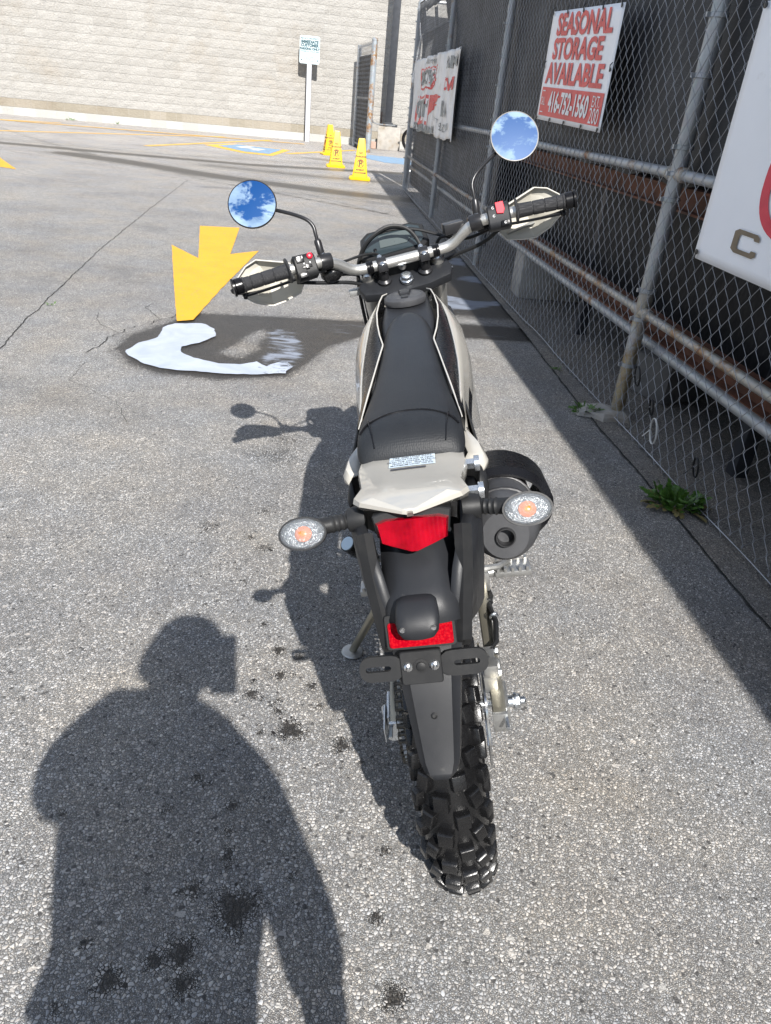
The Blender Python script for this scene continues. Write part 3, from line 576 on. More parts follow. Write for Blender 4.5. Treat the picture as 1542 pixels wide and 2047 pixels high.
for k in range(26):
    for h in range(48):
        a = gd*(.1*k+.03)+Vector((-.05, 0, .1+h*.056)); s1 = .05 if h % 2 else 0; s2 = 0 if h % 2 else .05
        zz.tube([a+gd*s1, a+gd*s2+Vector((0, 0, .056))], .004, 3, False)
mk('chain_link_mesh', zz, M['wire'], gate, kind='stuff', smooth=0, fix=False)
cd = Mb(); cd.tube([(.05, 0, .95), (.1, .1, .8), (.2, .3, .76), (.7, 1.2, .74)], .018, 8); mk('cable', cd, M['galv'], gate)

col = empty('steel_column', 'square black steel column standing on a concrete block by the wall', 'column', (-1.15, 26.5, 0))
mb = Mb(); mb.box((0, 0, 3.6), (.22, .22, 5.8)); mk('shaft', mb, M['blacksteel'], col, bevel=.006)
mb = Mb(); mb.box((.0, 0, .73), (.30, .30, .10)); mb.box((.22, 0, .68), (.16, .2, .12)); mk('base_plate', mb, M['blacksteel'], col, bevel=.004)
mb = Mb(); mb.box((0, 0, .33), (.72, .62, .66)); ob = mk('concrete_block', mb, M['concrete'], None, bevel=.02); ob.location = (-1.08, 26.45, 0); tag(ob, 'pale square concrete block under the black steel column', 'concrete block')
mb = Mb(); mb.box((0, 0, .11), (.22, .16, .2)); ob = mk('brick', mb, smat('pink_brick', (.38, .26, .21), .85, bscale=80), None, bevel=.01); ob.location = (-1.58, 26.1, 0); tag(ob, 'small pinkish brick lying beside the pale concrete base', 'brick')

# ------------------------------------------------------------------ yellow cones
def taper(z): return .155+(.060-.155)*z/.70
cone0 = empty('warning_cone', 'x', 'cone', (0, 0, 0), 'yellow no-parking cones')
mb = Mb()
def sq(h, z, c=.18): return [(h*x, h*y, z) for x, y in ((1, 1-c), (1-c, 1), (-1+c, 1), (-1, 1-c), (-1, -1+c), (-1+c, -1), (1-c, -1), (1, -1+c))]
mb.loft([sq(taper(.04), .035), sq(taper(.70), .70), sq(.055, .712)]); mk('body', mb, M['yellow'], cone0, smooth=30)
mb = Mb(); mb.loft([sq(.20, 0, .12), sq(.205, .03, .12), sq(.19, .045, .12), sq(.16, .055, .12)]); mk('base', mb, M['yellow'], cone0, smooth=30)
tm = Mb(); rm = Mb(); sl = math.atan((.155-.060)/.70)
for ang in (0, 90, 180, 270):
    Rz = Matrix.Rotation(math.radians(ang), 3, 'Z')
    def put(t, z, dst, off=.003):
        nn = Vector((0, -math.cos(sl), math.sin(sl))); vv = Vector((0, math.sin(sl), math.cos(sl)))
        O = Vector((0, -taper(z), z)); P = [Rz @ (O+Vector((1, 0, 0))*p[0]+vv*p[1]+nn*off) for p in t.v]; dst.add(P, t.f)
    for s, z, sz, sx in [("NO", .465, .050, 1), ("PARKING", .405, .050, .95), ("P", .285, .15, 1), ("INTERDIT", .175, .042, .9), ("DE STATIONNER", .125, .042, .72), ("—", .075, .05, 1)]:
        put(text_mb(s, sz, bold=.0025 if s != "P" else .006, sx=sx), z, tm, .0045 if s == "P" else .003)
    ring = Mb(); k = 28; V = [(math.cos(2*math.pi*i/k)*r, math.sin(2*math.pi*i/k)*r, 0) for r in (.060, .074) for i in range(k)]
    ring.add(V, [(i, (i+1) % k, k+(i+1) % k, k+i) for i in range(k)]); put(ring, .290, rm)
    bar = Mb(); bar.add([(-.050, .040, 0), (-.040, .050, 0), (.050, -.040, 0), (.040, -.050, 0)], [(0, 1, 2, 3)]); put(bar, .290, rm)
mk('lettering', tm, smat('dark_brown_lettering', (.12, .075, .02), .6), cone0, smooth=0, fix=False, kind='stuff'); mk('prohibition_ring', rm, smat('orange_red_ring', (.70, .12, .02), .5), cone0, smooth=0, fix=False)
specs = [((-1.14, 15.45), 4, 'yellow square warning cone nearest the fence, standing alone'), ((-1.86, 17.75), 9, 'front yellow warning cone of the pair left of the gate post'), ((-2.42, 21.3), 22, 'rear yellow warning cone of the pair, partly hidden by the front one')]
for i, (xy, rz_, lab) in enumerate(specs):
    if i == 0: c_ = cone0
    else:
        c_ = child(cone0, None)
        for ch in list(cone0.children): child(ch, c_)
    c_.location = (xy[0], xy[1], .004); c_.rotation_euler = (0, 0, math.radians(rz_)); c_['label'] = lab; c_.scale = (1, 1, 1.0)

# ------------------------------------------------------------------ chain-link fence
S0, S1, FH = -7.6, 10.8, 2.80
fence = empty('chain_link_fence', 'tall galvanised chain-link fence with dark backing along the right side', 'fence', FP)
def fl_(p): return FD*p[0]+FN*p[1]+Vector((0, 0, p[2]))
def fmb(mb): return xform(mb, fl_)
POSTS = [-7.4, -3.6, 0.0, 3.98, 7.28, 10.75]
for i, s in enumerate(POSTS):
    big = i == 5
    mb = Mb(); mb.tube([(s, .05, -.02), (s, .05, FH+.02)], .055 if big else .036, 16); mb.lathe([(.040, 0), (.042, .02), (.02, .05)], (s, .05, FH+.02), (0, 0, 1), 12)
    mk('fence_post', fmb(mb), M['galvpost'] if i == 2 else M['galv'], fence)
    for z in (.28, .52, .66, 1.08, 1.19, 1.30, 1.58, 1.80, 2.05, 2.3, 2.55, 2.72):
        mb = Mb(); mb.lathe([(.036+.003+(.019 if big else 0), -.010), (.036+.006+(.019 if big else 0), -.008), (.042+(.019 if big else 0), .008), (.039+(.019 if big else 0), .010)], (s, .05, z), (0, 0, 1), 14)
        mb.box((s, .05-.048-(.019 if big else 0), z), (.012, .014, .018)); mk('tension_band', fmb(mb), M['galv'], fence)
for i in range(5):
    a, b_ = POSTS[i]+.05, POSTS[i+1]-.05
    for z, r, off, mt in ((1.19, .024, .05, 'galv'), (.555, .021, .05, 'galvold'), (2.74, .024, .05, 'galv')):
        mb = Mb(); dz = .0 if z != .555 else (.012 if i == 1 else 0)
        mb.tube([(a, off, z+dz), ((a+b_)/2, off+.004, z+dz-.008), (b_, off, z)], r, 12); mk('fence_rail', fmb(mb), M[mt], fence)
        if z < 2:
            for e in (a, b_):
                mb = Mb(); mb.lathe([(r+.002, -.035), (r+.009, -.03), (r+.009, .03), (r+.002, .035)], (e, off, z), (1, 0, 0), 12); mk('rail_cup', fmb(mb), M['galvold'], fence)
mb = Mb(); mb.tube([(-3.5, .14, .40), (3, .15, .385), (8.5, .14, .38), (10.7, .12, .38)], .027, 14); mk('lower_pipe', fmb(mb), M['galv'], fence)
# wires: zigzag strands hooked into their neighbours
pw, ph = .046, .050
V = []; F = []
nw = int((S1-S0)/pw)
lift = lambda s: .02+.03*max(0, noise.noise((s*1.1, 2, 0)))
for k in range(nw):
    s0 = S0+k*pw; z0 = lift(s0); nh = int((FH-z0)/ph); pts = []
    for h in range(nh+1):
        side = 1 if ((h+int(round(z0/ph))+k) % 2) else -1; z = round(z0/ph)*ph+h*ph
        wob = .004*noise.noise((s0*2.1, z*2.1, 0)); bul = .010*noise.noise((s0*.9, z*.9, 7))
        x = s0+side*pw*.535+wob
        dd = .0042
        pts.append((x-side*.006, -dd*side*.3+bul-.002, z-.007)); pts.append((x, .0042*(1 if side > 0 else -1)+bul, z)); pts.append((x-side*.006, bul+.002, z+.007))
    base = len(V); r = .0017
    for (x, y, z) in pts: V += [(x-r, y, z), (x+r*.6, y-r, z), (x+r*.6, y+r, z)]
    for q in range(len(pts)-1):
        for t in range(3): u = (t+1) % 3; F.append((base+q*3+t, base+q*3+u, base+q*3+3+u, base+q*3+3+t))
Va = np.array(V); Fdn = np.array(FD); FNn = np.array(FN)
Va = Va[:, :1]*Fdn+Va[:, 1:2]*FNn+np.array([[0, 0, 1.]])*Va[:, 2:3]
me = bpy.data.meshes.new("chain_link_mesh"); me.from_pydata(Va.tolist(), [], F); me.materials.append(M['wire']); me.shade_smooth()
o = bpy.data.objects.new("chain_link_mesh", me); C.objects.link(o); o.parent = fence; o["kind"] = "stuff"
mb = Mb(); mb.tube([(S0+i*.1, -.004, lift(S0+i*.1)+.004) for i in range(int((S1-S0)/.1))], .0022, 4); mk('tension_wire', fmb(mb), M['wire'], fence, smooth=0)
# return fence at the far corner
ret = empty('chain_link_fence', 'return stretch of dark-backed chain-link fence running right from the far corner post', 'fence', fw(10.85, .05, 0))
mb = Mb(); mb.box((1.9, .0, 1.45), (3.6, .008, 2.4)); mk('shade_cloth', xform(mb, lambda p: FN*p.x+FD*p.y+Vector((0, 0, p.z))), M['net'], ret, smooth=0)
for x in (2.0, 4.0):
    mb = Mb(); mb.tube([FN*x, FN*x+Vector((0, 0, 2.9))], .036, 10); mk('fence_post', mb, M['galv'], ret)
for z in (.3, 2.85):
    mb = Mb(); mb.tube([FN*.05+Vector((0, 0, z)), FN*4+Vector((0, 0, z))], .022, 8); mk('fence_rail', mb, M['galv'], ret)
# dark shade cloth behind the mesh, hung in lengths; a gap near the far end lets the white wall through
def cloth(s0, s1, z0, z1, off=.085, amp=.012):
    mb = Mb(); ns, nz = max(2, int((s1-s0)/.12)), max(2, int((z1-z0)/.12)); V = []
    for i in range(ns+1):
        for k in range(nz+1):
            s = s0+(s1-s0)*i/ns; z = z0+(z1-z0)*k/nz
            tq = min(1, max(0, (z-2.25)/.5)); V.append((s, (off+amp*(1+noise.noise((s*1.7, z*1.2, 3)))+.006*noise.noise((s*9, z*2, 5)))*(1-tq)+.014*tq, z+(.03*noise.noise((s*3, 0, 9)) if k in (0, nz) else 0)))
    F = [(i*(nz+1)+k, (i+1)*(nz+1)+k, (i+1)*(nz+1)+k+1, i*(nz+1)+k+1) for i in range(ns) for k in range(nz)]
    mb.add(V, F); mk('shade_cloth', fmb(mb), M['net'], fence)
cloth(-7.5, -3.45, .05, 2.79, .100); cloth(-3.62, .02, 1.19, 2.79, .104); cloth(-.08, 4.0, 1.14, 2.79, .110); cloth(3.9, 7.30, .30, 2.79, .116); cloth(7.22, 10.70, .12, 2.36, .108); cloth(7.22, 8.05, 2.34, 2.79, .124); cloth(9.95, 10.65, 2.36, 2.79); cloth(8.1, 9.9, 2.62, 2.79); cloth(8.7, 9.0, 2.38, 2.6)

# ------------------------------------------------------------------ black tarpaulin behind the fence, top and sides added to shade the ground
sh = empty('shade_shelter', 'long black tarpaulin on rusty steel beams behind the fence, its top and sides added to shade the ground', 'shelter', fw(0, .3, 0))
sf = lambda p: FD*p.x+FN*p.y+Vector((0, 0, p.z))
def shp(name, boxes, mat):
    mb = Mb()
    for c_, d_ in boxes: mb.box(c_, d_)
    return mk(name, xform(mb, sf), mat, sh, smooth=0)
def tarp(name, s0, s1, z0, z1, off):
    mb = Mb(); ns, nz = int((s1-s0)/.15), max(3, int((z1-z0)/.15)); V = [(s0+(s1-s0)*i/ns, off+.02*noise.noise((i*.35, k*.2, 1))+.008*noise.noise((i*1.9, k*.3, 4)), z0+(z1-z0)*k/nz) for i in range(ns+1) for k in range(nz+1)]
    mb.add(V, [(i*(nz+1)+k, (i+1)*(nz+1)+k, (i+1)*(nz+1)+k+1, i*(nz+1)+k+1) for i in range(ns) for k in range(nz)]); return mk(name, xform(mb, sf), M['shelter'], sh)
tarp('wall_tarp', -4.6, 7.0, .36, 2.74, .04)
shp('shade_roof', [((1.2, 1.6, 2.78), (11.8, 3.3, .05))], M['shelter'])  # this and the next two are unseen, added to keep sun off the ground
shp('shade_rear_wall', [((1.2, 3.2, 1.35), (11.6, .05, 2.7))], M['shelter'])
shp('shade_end_wall', [((-4.6, 1.6, 1.35), (.05, 3.2, 2.7))], M['shelter'])
for z in (1.075, .47):
    mb = Mb(); mb.box((1.2, -.09, z), (11.6, .012, .10)); mb.box((1.2, -.12, z-.05), (11.6, .07, .010)); mb.box((1.2, -.12, z+.05), (11.6, .07, .010)); mk('steel_beam', xform(mb, sf), M['rust'], sh, smooth=0)
for s in (-2.4, -.7, 1.6, 2.9, 5.2):
    mb = Mb(); mb.box((s, .07, 1.35), (.07, .07, 2.7)); mk('frame_post', xform(mb, sf), M['blacksteel'], sh, bevel=.004)
mb = Mb(); mb.box((0, 0, .19), (.55, .32, .38)); ob = mk('concrete_block', mb, M['concrete'], None, bevel=.02); ob.location = fw(2.75, .42, .004); ob.rotation_euler = (0, 0, .1); tag(ob, 'pale concrete block behind the fence at the soapy runoff', 'concrete block')
mb = Mb(); mb.box((0, 0, .12), (.34, .3, .24)); ob = mk('concrete_block', mb, smat('dark_concrete', (.13, .125, .12), .9, var=.2, bscale=60), None, bevel=.03); ob.location = fw(.35, .48, .004); ob.rotation_euler = (0, 0, .5); tag(ob, 'low concrete block behind the near fence post', 'concrete block')  # darker grey than the other concrete blocks

# concrete footing broken round the near post
mb = Mb(); P = [(math.cos(a)*r*1.35, math.sin(a)*r) for a, r in zip(np.linspace(0, 2*math.pi, 15)[:-1], [.10, .12, .09, .13, .11, .14, .10, .12, .13, .09, .12, .10, .13, .11])]
mb.loft([[(x, y, 0) for x, y in P], [(x*.92, y*.92, .018) for x, y in P], [(x*.7, y*.7, .028+.006*math.sin(i*2)) for i, (x, y) in enumerate(P)]])
ob = mk('concrete_footing', mb, M['concrete'], None, smooth=0); ob.location = fw(-.02, -.02, .004); tag(ob, 'broken lump of concrete round the foot of the near fence post', 'footing')

# ------------------------------------------------------------------ banners
def wrinkle(amp, kx, kz, seed, droop=0.0):
    def f(u, v_): # u along banner left->right, v up
        return amp*(noise.noise((u*kx, v_*kz, seed))+.5*noise.noise((u*kx*2.7, v_*kz*1.5, seed+4)))
    return f
def banner(root, sL, sR, zLT, zRT, zLB, zRB, wr, mat, nx_=60, nz_=30, th=.0015, edge=0.0):
    """panel on the camera side of the fence; u runs left to right as seen (s falls from sL to sR)"""
    W = sL-sR
    def pos(u, v_, off=0.0):   # u,v in 0..1
        s = sL-W*u; zt = zLT+(zRT-zLT)*u; zb = zLB+(zRB-zLB)*u
        z = zb+(zt-zb)*v_; sc = edge*(noise.noise((u*9, 0, 2))) if edge else 0
        return fw(s, -.012-wr(u*W, z)-abs(0)-off, z+sc*(1-v_)+sc*.3*v_)
    mb = Mb(); V = [pos(i/nx_, k/nz_) for i in range(nx_+1) for k in range(nz_+1)]
    F = [(i*(nz_+1)+k, (i+1)*(nz_+1)+k, (i+1)*(nz_+1)+k+1, i*(nz_+1)+k+1) for i in range(nx_) for k in range(nz_)]
    mb.add(V, F); ob = mk('sheet', mb, mat, root); md = ob.modifiers.new("thickness", 'SOLIDIFY'); md.thickness = th; md.offset = 1
    return pos, W
def letters(root, name, items, pos, W, H, mat, off=.004, cuts=0):
    for it in items:
        tm = Mb()
        if isinstance(it, tuple) and isinstance(it[0], str):
            s, u, v_, sz, kw = it; ft = kw.pop('fit', None); t = text_mb(s, sz, cuts=cuts, **kw)
            if ft: w0 = max(p[0] for p in t.v)-min(p[0] for p in t.v); t.v = [(p[0]*ft*W/w0, p[1], p[2]) for p in t.v]
            tm.add([pos(u+p[0]/W, v_+p[1]/H, off) for p in t.v], t.f)
        else:
            P = it[0]; o2 = it[1] if len(it) > 1 else 0
            bm_ = bmesh.new(); vs = [bm_.verts.new((a, c_, 0)) for a, c_ in P]; fc_ = bm_.faces.new(vs); fc_.normal_update(); bmesh.ops.triangulate(bm_, faces=bm_.faces)
            for _ in range(4):
                es = [e for e in bm_.edges if abs(e.verts[0].co.x-e.verts[1].co.x)*W+abs(e.verts[0].co.y-e.verts[1].co.y)*H > .06]
                if es: bmesh.ops.subdivide_edges(bm_, edges=es, cuts=1); bmesh.ops.triangulate(bm_, faces=bm_.faces)
            bm_.verts.ensure_lookup_table(); tm.add([pos(v.co.x, v.co.y, off+o2) for v in bm_.verts], [tuple(v.index for v in f_.verts) for f_ in bm_.faces]); bm_.free()
        mk(name, tm, mat, root, smooth=0, fix=False)
def vinyl(name, col, dirt=(.45, .40, .35), dlo=.6):
    return smat(name, col, .42, var=.03, vscale=3, dirt=dirt, dscale=4, dlo=dlo, dhi=dlo+.25)
M['banner'] = vinyl('white_vinyl', (.82, .83, .86), dlo=.66); M['banner2'] = vinyl('aged_white_vinyl', (.74, .72, .70), (.5, .43, .36), .5)
def grommets(root, pos, us, vs):
    for u in us:
        for v_ in vs:
            mb = Mb(); p = pos(u, v_, .006); mb.lathe([(.010, 0), (.012, .004), (.006, .006)], p, -FN, 10); d = -1 if v_ < .5 else 1
            q = [p-FN*.004+Vector((0, 0, d*.0)), p-FN*.006+Vector((0, 0, d*.022)), p+FN*.006+Vector((0, 0, d*.036))]; mb.tube(q, .003, 5)
            mk('tie', mb, M['ties'], root)
s1 = empty('seasonal_storage_sign', 'white and red sign reading seasonal storage available, tied to the fence', 'sign')
pos, W = banner(s1, 2.37, .985, 2.00, 1.93, 1.35, 1.315, wrinkle(.004, .8, .5, 1), M['banner'], 30, 14)
H = .635
letters(s1, 'red_panel', [([(.035, .045), (.975, .045), (.975, .315), (.035, .315)],)], pos, W, H, M['redpaint'], .004)
letters(s1, 'red_lettering', [("SEASONAL", .515, .868, .165, dict(bold=.006, fit=.80)), ("STORAGE", .48, .655, .16, dict(bold=.006, fit=.74)), ("AVAILABLE", .49, .435, .165, dict(bold=.006, fit=.86))], pos, W, H, M['redpaint'], .005)
letters(s1, 'phone_number', [("416-752-1560", .50, .175, .165, dict(bold=.005, fit=.62)), ("EXT.", .90, .235, .085, dict(fit=.10)), ("200", .90, .115, .12, dict(fit=.12)), ("CALL", .09, .18, .07, dict(fit=.07)),
        ([(.06, .285), (.11, .285), (.11, .275), (.06, .275)],), ([(.06, .085), (.11, .085), (.11, .075), (.06, .075)],)], pos, W, H, M['white'], .008)
grommets(s1, pos, [.02, .26, .5, .76, .98], [.02, .98]); grommets(s1, pos, [.01, .99], [.5])

s2 = empty('dealer_banner', 'faded wrinkled banner with red arrow shapes at the far end of the fence', 'banner')
wr2 = wrinkle(.035, 6.5, .8, 3)
pos, W = banner(s2, 10.0, 5.75, 1.97, 1.96, 1.03, 1.02, lambda u, z: .03+wr2(u, z), M['banner2'], 150, 26, edge=.05)
H = .94
letters(s2, 'red_shapes', [([(.20, .86), (.62, .86), (.55, .70), (.60, .70), (.50, .57), (.22, .57)],), ([(.50, .50), (.70, .50), (.62, .38), (.66, .38), (.50, .24), (.50, .10), (.16, .10), (.18, .48)],)], pos, W, H, M['redpaint'], .006)
letters(s2, 'white_panels', [([(.215, .835), (.55, .835), (.51, .70), (.49, .60), (.235, .60)],), ([(.19, .45), (.46, .45), (.46, .15), (.18, .15)],)], pos, W, H, M['banner2'], .010)
letters(s2, 'red_script', [("CVI", .84, .62, .18, dict(bold=.006, fit=.15))], pos, W, H, M['redpaint'], .008, 2)
letters(s2, 'logo_lettering', [("SNOW", .37, .715, .24, dict(bold=.008, fit=.30)), ("CITY", .33, .30, .30, dict(bold=.010, fit=.27)), ("CYCLE MARINE", .38, .045, .12, dict(bold=.007, fit=.52)), ("Arrows", .44, .93, .11, dict(fit=.22, shear=.3)), ("AM", .86, .86, .17, dict(bold=.004, fit=.16)), ("MA", .82, .34, .25, dict(fit=.10)), ("SUZU", .84, .13, .12, dict(fit=.16)), ("EST", .66, .20, .07, dict(fit=.10))], pos, W, H, M['paleprint'], .016, 2)
grommets(s2, pos, [.01, .99], [.02, .98])
s3 = empty('white_banner', 'large white banner with a red ring and bronze letter C at the right edge', 'banner')
pos, W = banner(s3, -.475, -2.9, 1.80, 1.80, .905, .89, wrinkle(.010, 1.6, .7, 8), M['banner'], 60, 24)
H = .90
def ringpoly(cx, cy, r0, r1, a0=0, a1=360, k=40, ex=1.0):
    A = [math.radians(a0+(a1-a0)*i/k) for i in range(k+1)]
    return A, cx, cy, r0, r1, ex
tm = Mb(); A = [2*math.pi*i/48 for i in range(48)]; cu, cv = .262, .375
for i in range(48):
    a, b_ = A[i], A[(i+1) % 48]; P = []
    for r_, ang in ((.205, a), (.205, b_), (.165, b_), (.165, a)): P.append(pos(cu+math.copysign(abs(math.cos(ang))**.8, math.cos(ang))*r_*1.35/W, cv+math.copysign(abs(math.sin(ang))**.8, math.sin(ang))*r_*.92/H, .004))
    tm.add(P, [(0, 1, 2, 3)])
mk('red_ring', tm, M['redprint'], s3, smooth=0, fix=False)
tm = Mb()
for i in range(48):
    a, b_ = A[i], A[(i+1) % 48]; tm.add([pos(cu+math.cos(a)*.135*1.35/W, cv+math.sin(a)*.115/H, .004), pos(cu+math.cos(b_)*.135*1.35/W, cv+math.sin(b_)*.115/H, .004), pos(cu, cv, .004)], [(0, 1, 2)])
mk('grey_disc', tm, M['paleprint'], s3, smooth=0, fix=False)
letters(s3, 'letter_c', [([(.184, .150), (.184, .166), (.176, .176), (.122, .178), (.110, .166), (.110, .096), (.122, .084), (.176, .084), (.184, .094), (.184, .112), (.170, .112), (.168, .102), (.132, .102), (.127, .108), (.127, .154), (.132, .160), (.168, .159), (.170, .150)],)], pos, W, H, M['brown'], .005)
grommets(s3, pos, [.012], [.03, .985])
# ------------------------------------------------------------------ cable ties left on the mesh
def ringtie(s, z, rx_, rz_, mat, lab, tilt=.3):
    mb = Mb(); P = [(math.cos(a)*rx_, -.01-math.sin(a)*tilt*.03, math.sin(a)*rz_) for a in np.linspace(0, 2*math.pi*.97, 20)]; mb.tube(P, .0048, 5, flat=.6); mb.box((rx_, -.01, -.012), (.010, .007, .009)); mb.tube([(rx_, -.012, -.01), (rx_+.02, -.03, -.05)], .002, 4)
    o = mk('cable_tie', fmb(mb), mat, None, smooth=40); o.location = fw(s, -.012, z); tag(o, lab, 'cable tie', 'loose cable ties on the fence')
ringtie(-.58, .150, .034, .062, M['wtie'], 'white cable tie looped on the mesh low on the fence'); ringtie(-.50, .235, .018, .04, M['ties'], 'black cable tie looped just above the white one')
ringtie(-1.0, .17, .020, .045, M['ties'], 'black cable tie looped on the mesh right of the white one'); ringtie(-.28, .31, .03, .05, M['ties'], 'black cable tie high beside the near fence post')

# ------------------------------------------------------------------ weeds in the joint
m, n, l, b = nmat('weed_leaf'); oi = n.new("ShaderNodeObjectInfo"); v = obcoord(n, l)
c = ramp(n, l, tnoise(n, l, v, 14, 4), [(.3, (.03, .075, .012)), (.55, (.07, .16, .02)), (.8, (.16, .22, .04))]); l.new(c, b.inputs["Base Color"]); b.inputs["Roughness"].default_value = .5
b.inputs["Subsurface Weight"].default_value = .0; b.inputs["Transmission Weight"].default_value = 0.0; M['leaf'] = m
m2 = smat('dry_weed_leaf', (.17, .14, .05), .7, var=.3, vscale=20)
def leaf(L, W, curl, r):
    """toothed dandelion leaf arching up and over, x along length"""
    mb = Mb(); n_ = 9; Lp = []; Rp = []; Mp = []
    for i in range(n_+1):
        t = i/n_; x = L*(t*math.cos(curl*t)); z = L*(math.sin(.9*t)*.55*(1-.0*t)-curl*.35*t*t)
        w = W*(math.sin(math.pi*min(1, t*.95+.05))**.7)*(1 if i % 2 else .55)*(.35+.65*t) if i < n_ else .0008
        Mp.append((x, 0, z)); Lp.append((x-.004*(i % 2), w, z+.25*w)); Rp.append((x-.004*(i % 2), -w, z+.25*w))
    V = Lp+Mp+Rp; k = n_+1; F = [(i, i+1, k+i+1, k+i) for i in range(n_)]+[(k+i, k+i+1, 2*k+i+1, 2*k+i) for i in range(n_)]
    return mb.add(V, F)
def weed(x, y, R, cnt, lab, seed, ex=1.0):
    r = random.Random(seed); root = empty('weed', lab, 'weed', (x, y, .006)); protos = [mk('leaf', leaf(1, .16+.05*i, .5+.25*i, r), M['leaf'], root, smooth=30).data for i in range(4)]
    for ob_ in list(root.children): bpy.data.objects.remove(ob_)
    dry = [p.copy() for p in protos[:2]]
    for d in dry: d.materials.clear(); d.materials.append(m2)
    for i in range(cnt):
        isdry = r.random() < .14; me_ = r.choice(dry if isdry else protos)
        o = bpy.data.objects.new('leaf', me_); C.objects.link(o); o.parent = root; a = r.uniform(0, 2*math.pi); d = R*ex*math.sqrt(r.random())*.55
        s = R*r.uniform(.45, .95); o.location = (math.cos(a)*d*1.2, math.sin(a)*d*.8, r.uniform(0, .01)); o.rotation_euler = (r.uniform(-.4, .4), r.uniform(-.95, .2) if not isdry else .25, a+r.uniform(-.7, .7)); o.scale = (s, s*r.uniform(.8, 1.2), s)
weed(1.205, 2.72, .13, 150, 'large bushy green weed growing from the joint beside the fence', 3)
weed(1.01, 3.72, .09, 38, 'small dark green weed in the joint by the near fence post', 4)
weed(.965, 4.42, .045, 14, 'tiny weed sprig in the pavement joint beyond the post', 5)
weed(-2.32, 4.74, .05, 10, 'tiny grass tuft in the pavement crack at the left edge', 6)
weed(-10.9, 25.1, .16, 22, 'low dry weeds at the foot of the block wall, left', 8); weed(-9.6, 25.45, .12, 14, 'small weed tuft at the foot of the block wall', 9)

# ------------------------------------------------------------------ motorcycle (x forward, y left, z up; rear axle above the origin)
LEAN, YAW, STEER = .2277, .0263, .1763
RB = Matrix.Rotation(math.pi/2+YAW, 3, 'Z') @ Matrix.Rotation(-LEAN, 3, 'X')
bikeM = Matrix.Translation((.2374, 1.0925, -.0015)) @ RB.to_4x4()
bike = empty('motorcycle', 'black and beige dual-sport motorcycle with round mirrors, leaning on its side stand', 'motorcycle')
bike.matrix_world = bikeM
SP = Vector((.97, 0, 1.0)); SA = Vector((-math.sin(math.radians(27)), 0, math.cos(math.radians(27)))); RS = Matrix.Rotation(STEER, 3, SA)
def st(mb): return xform(mb, lambda p: SP+RS@(p-SP))
def P_(name, mb, mat, parent=bike, **kw): return mk(name, mb, mat, parent, **kw)

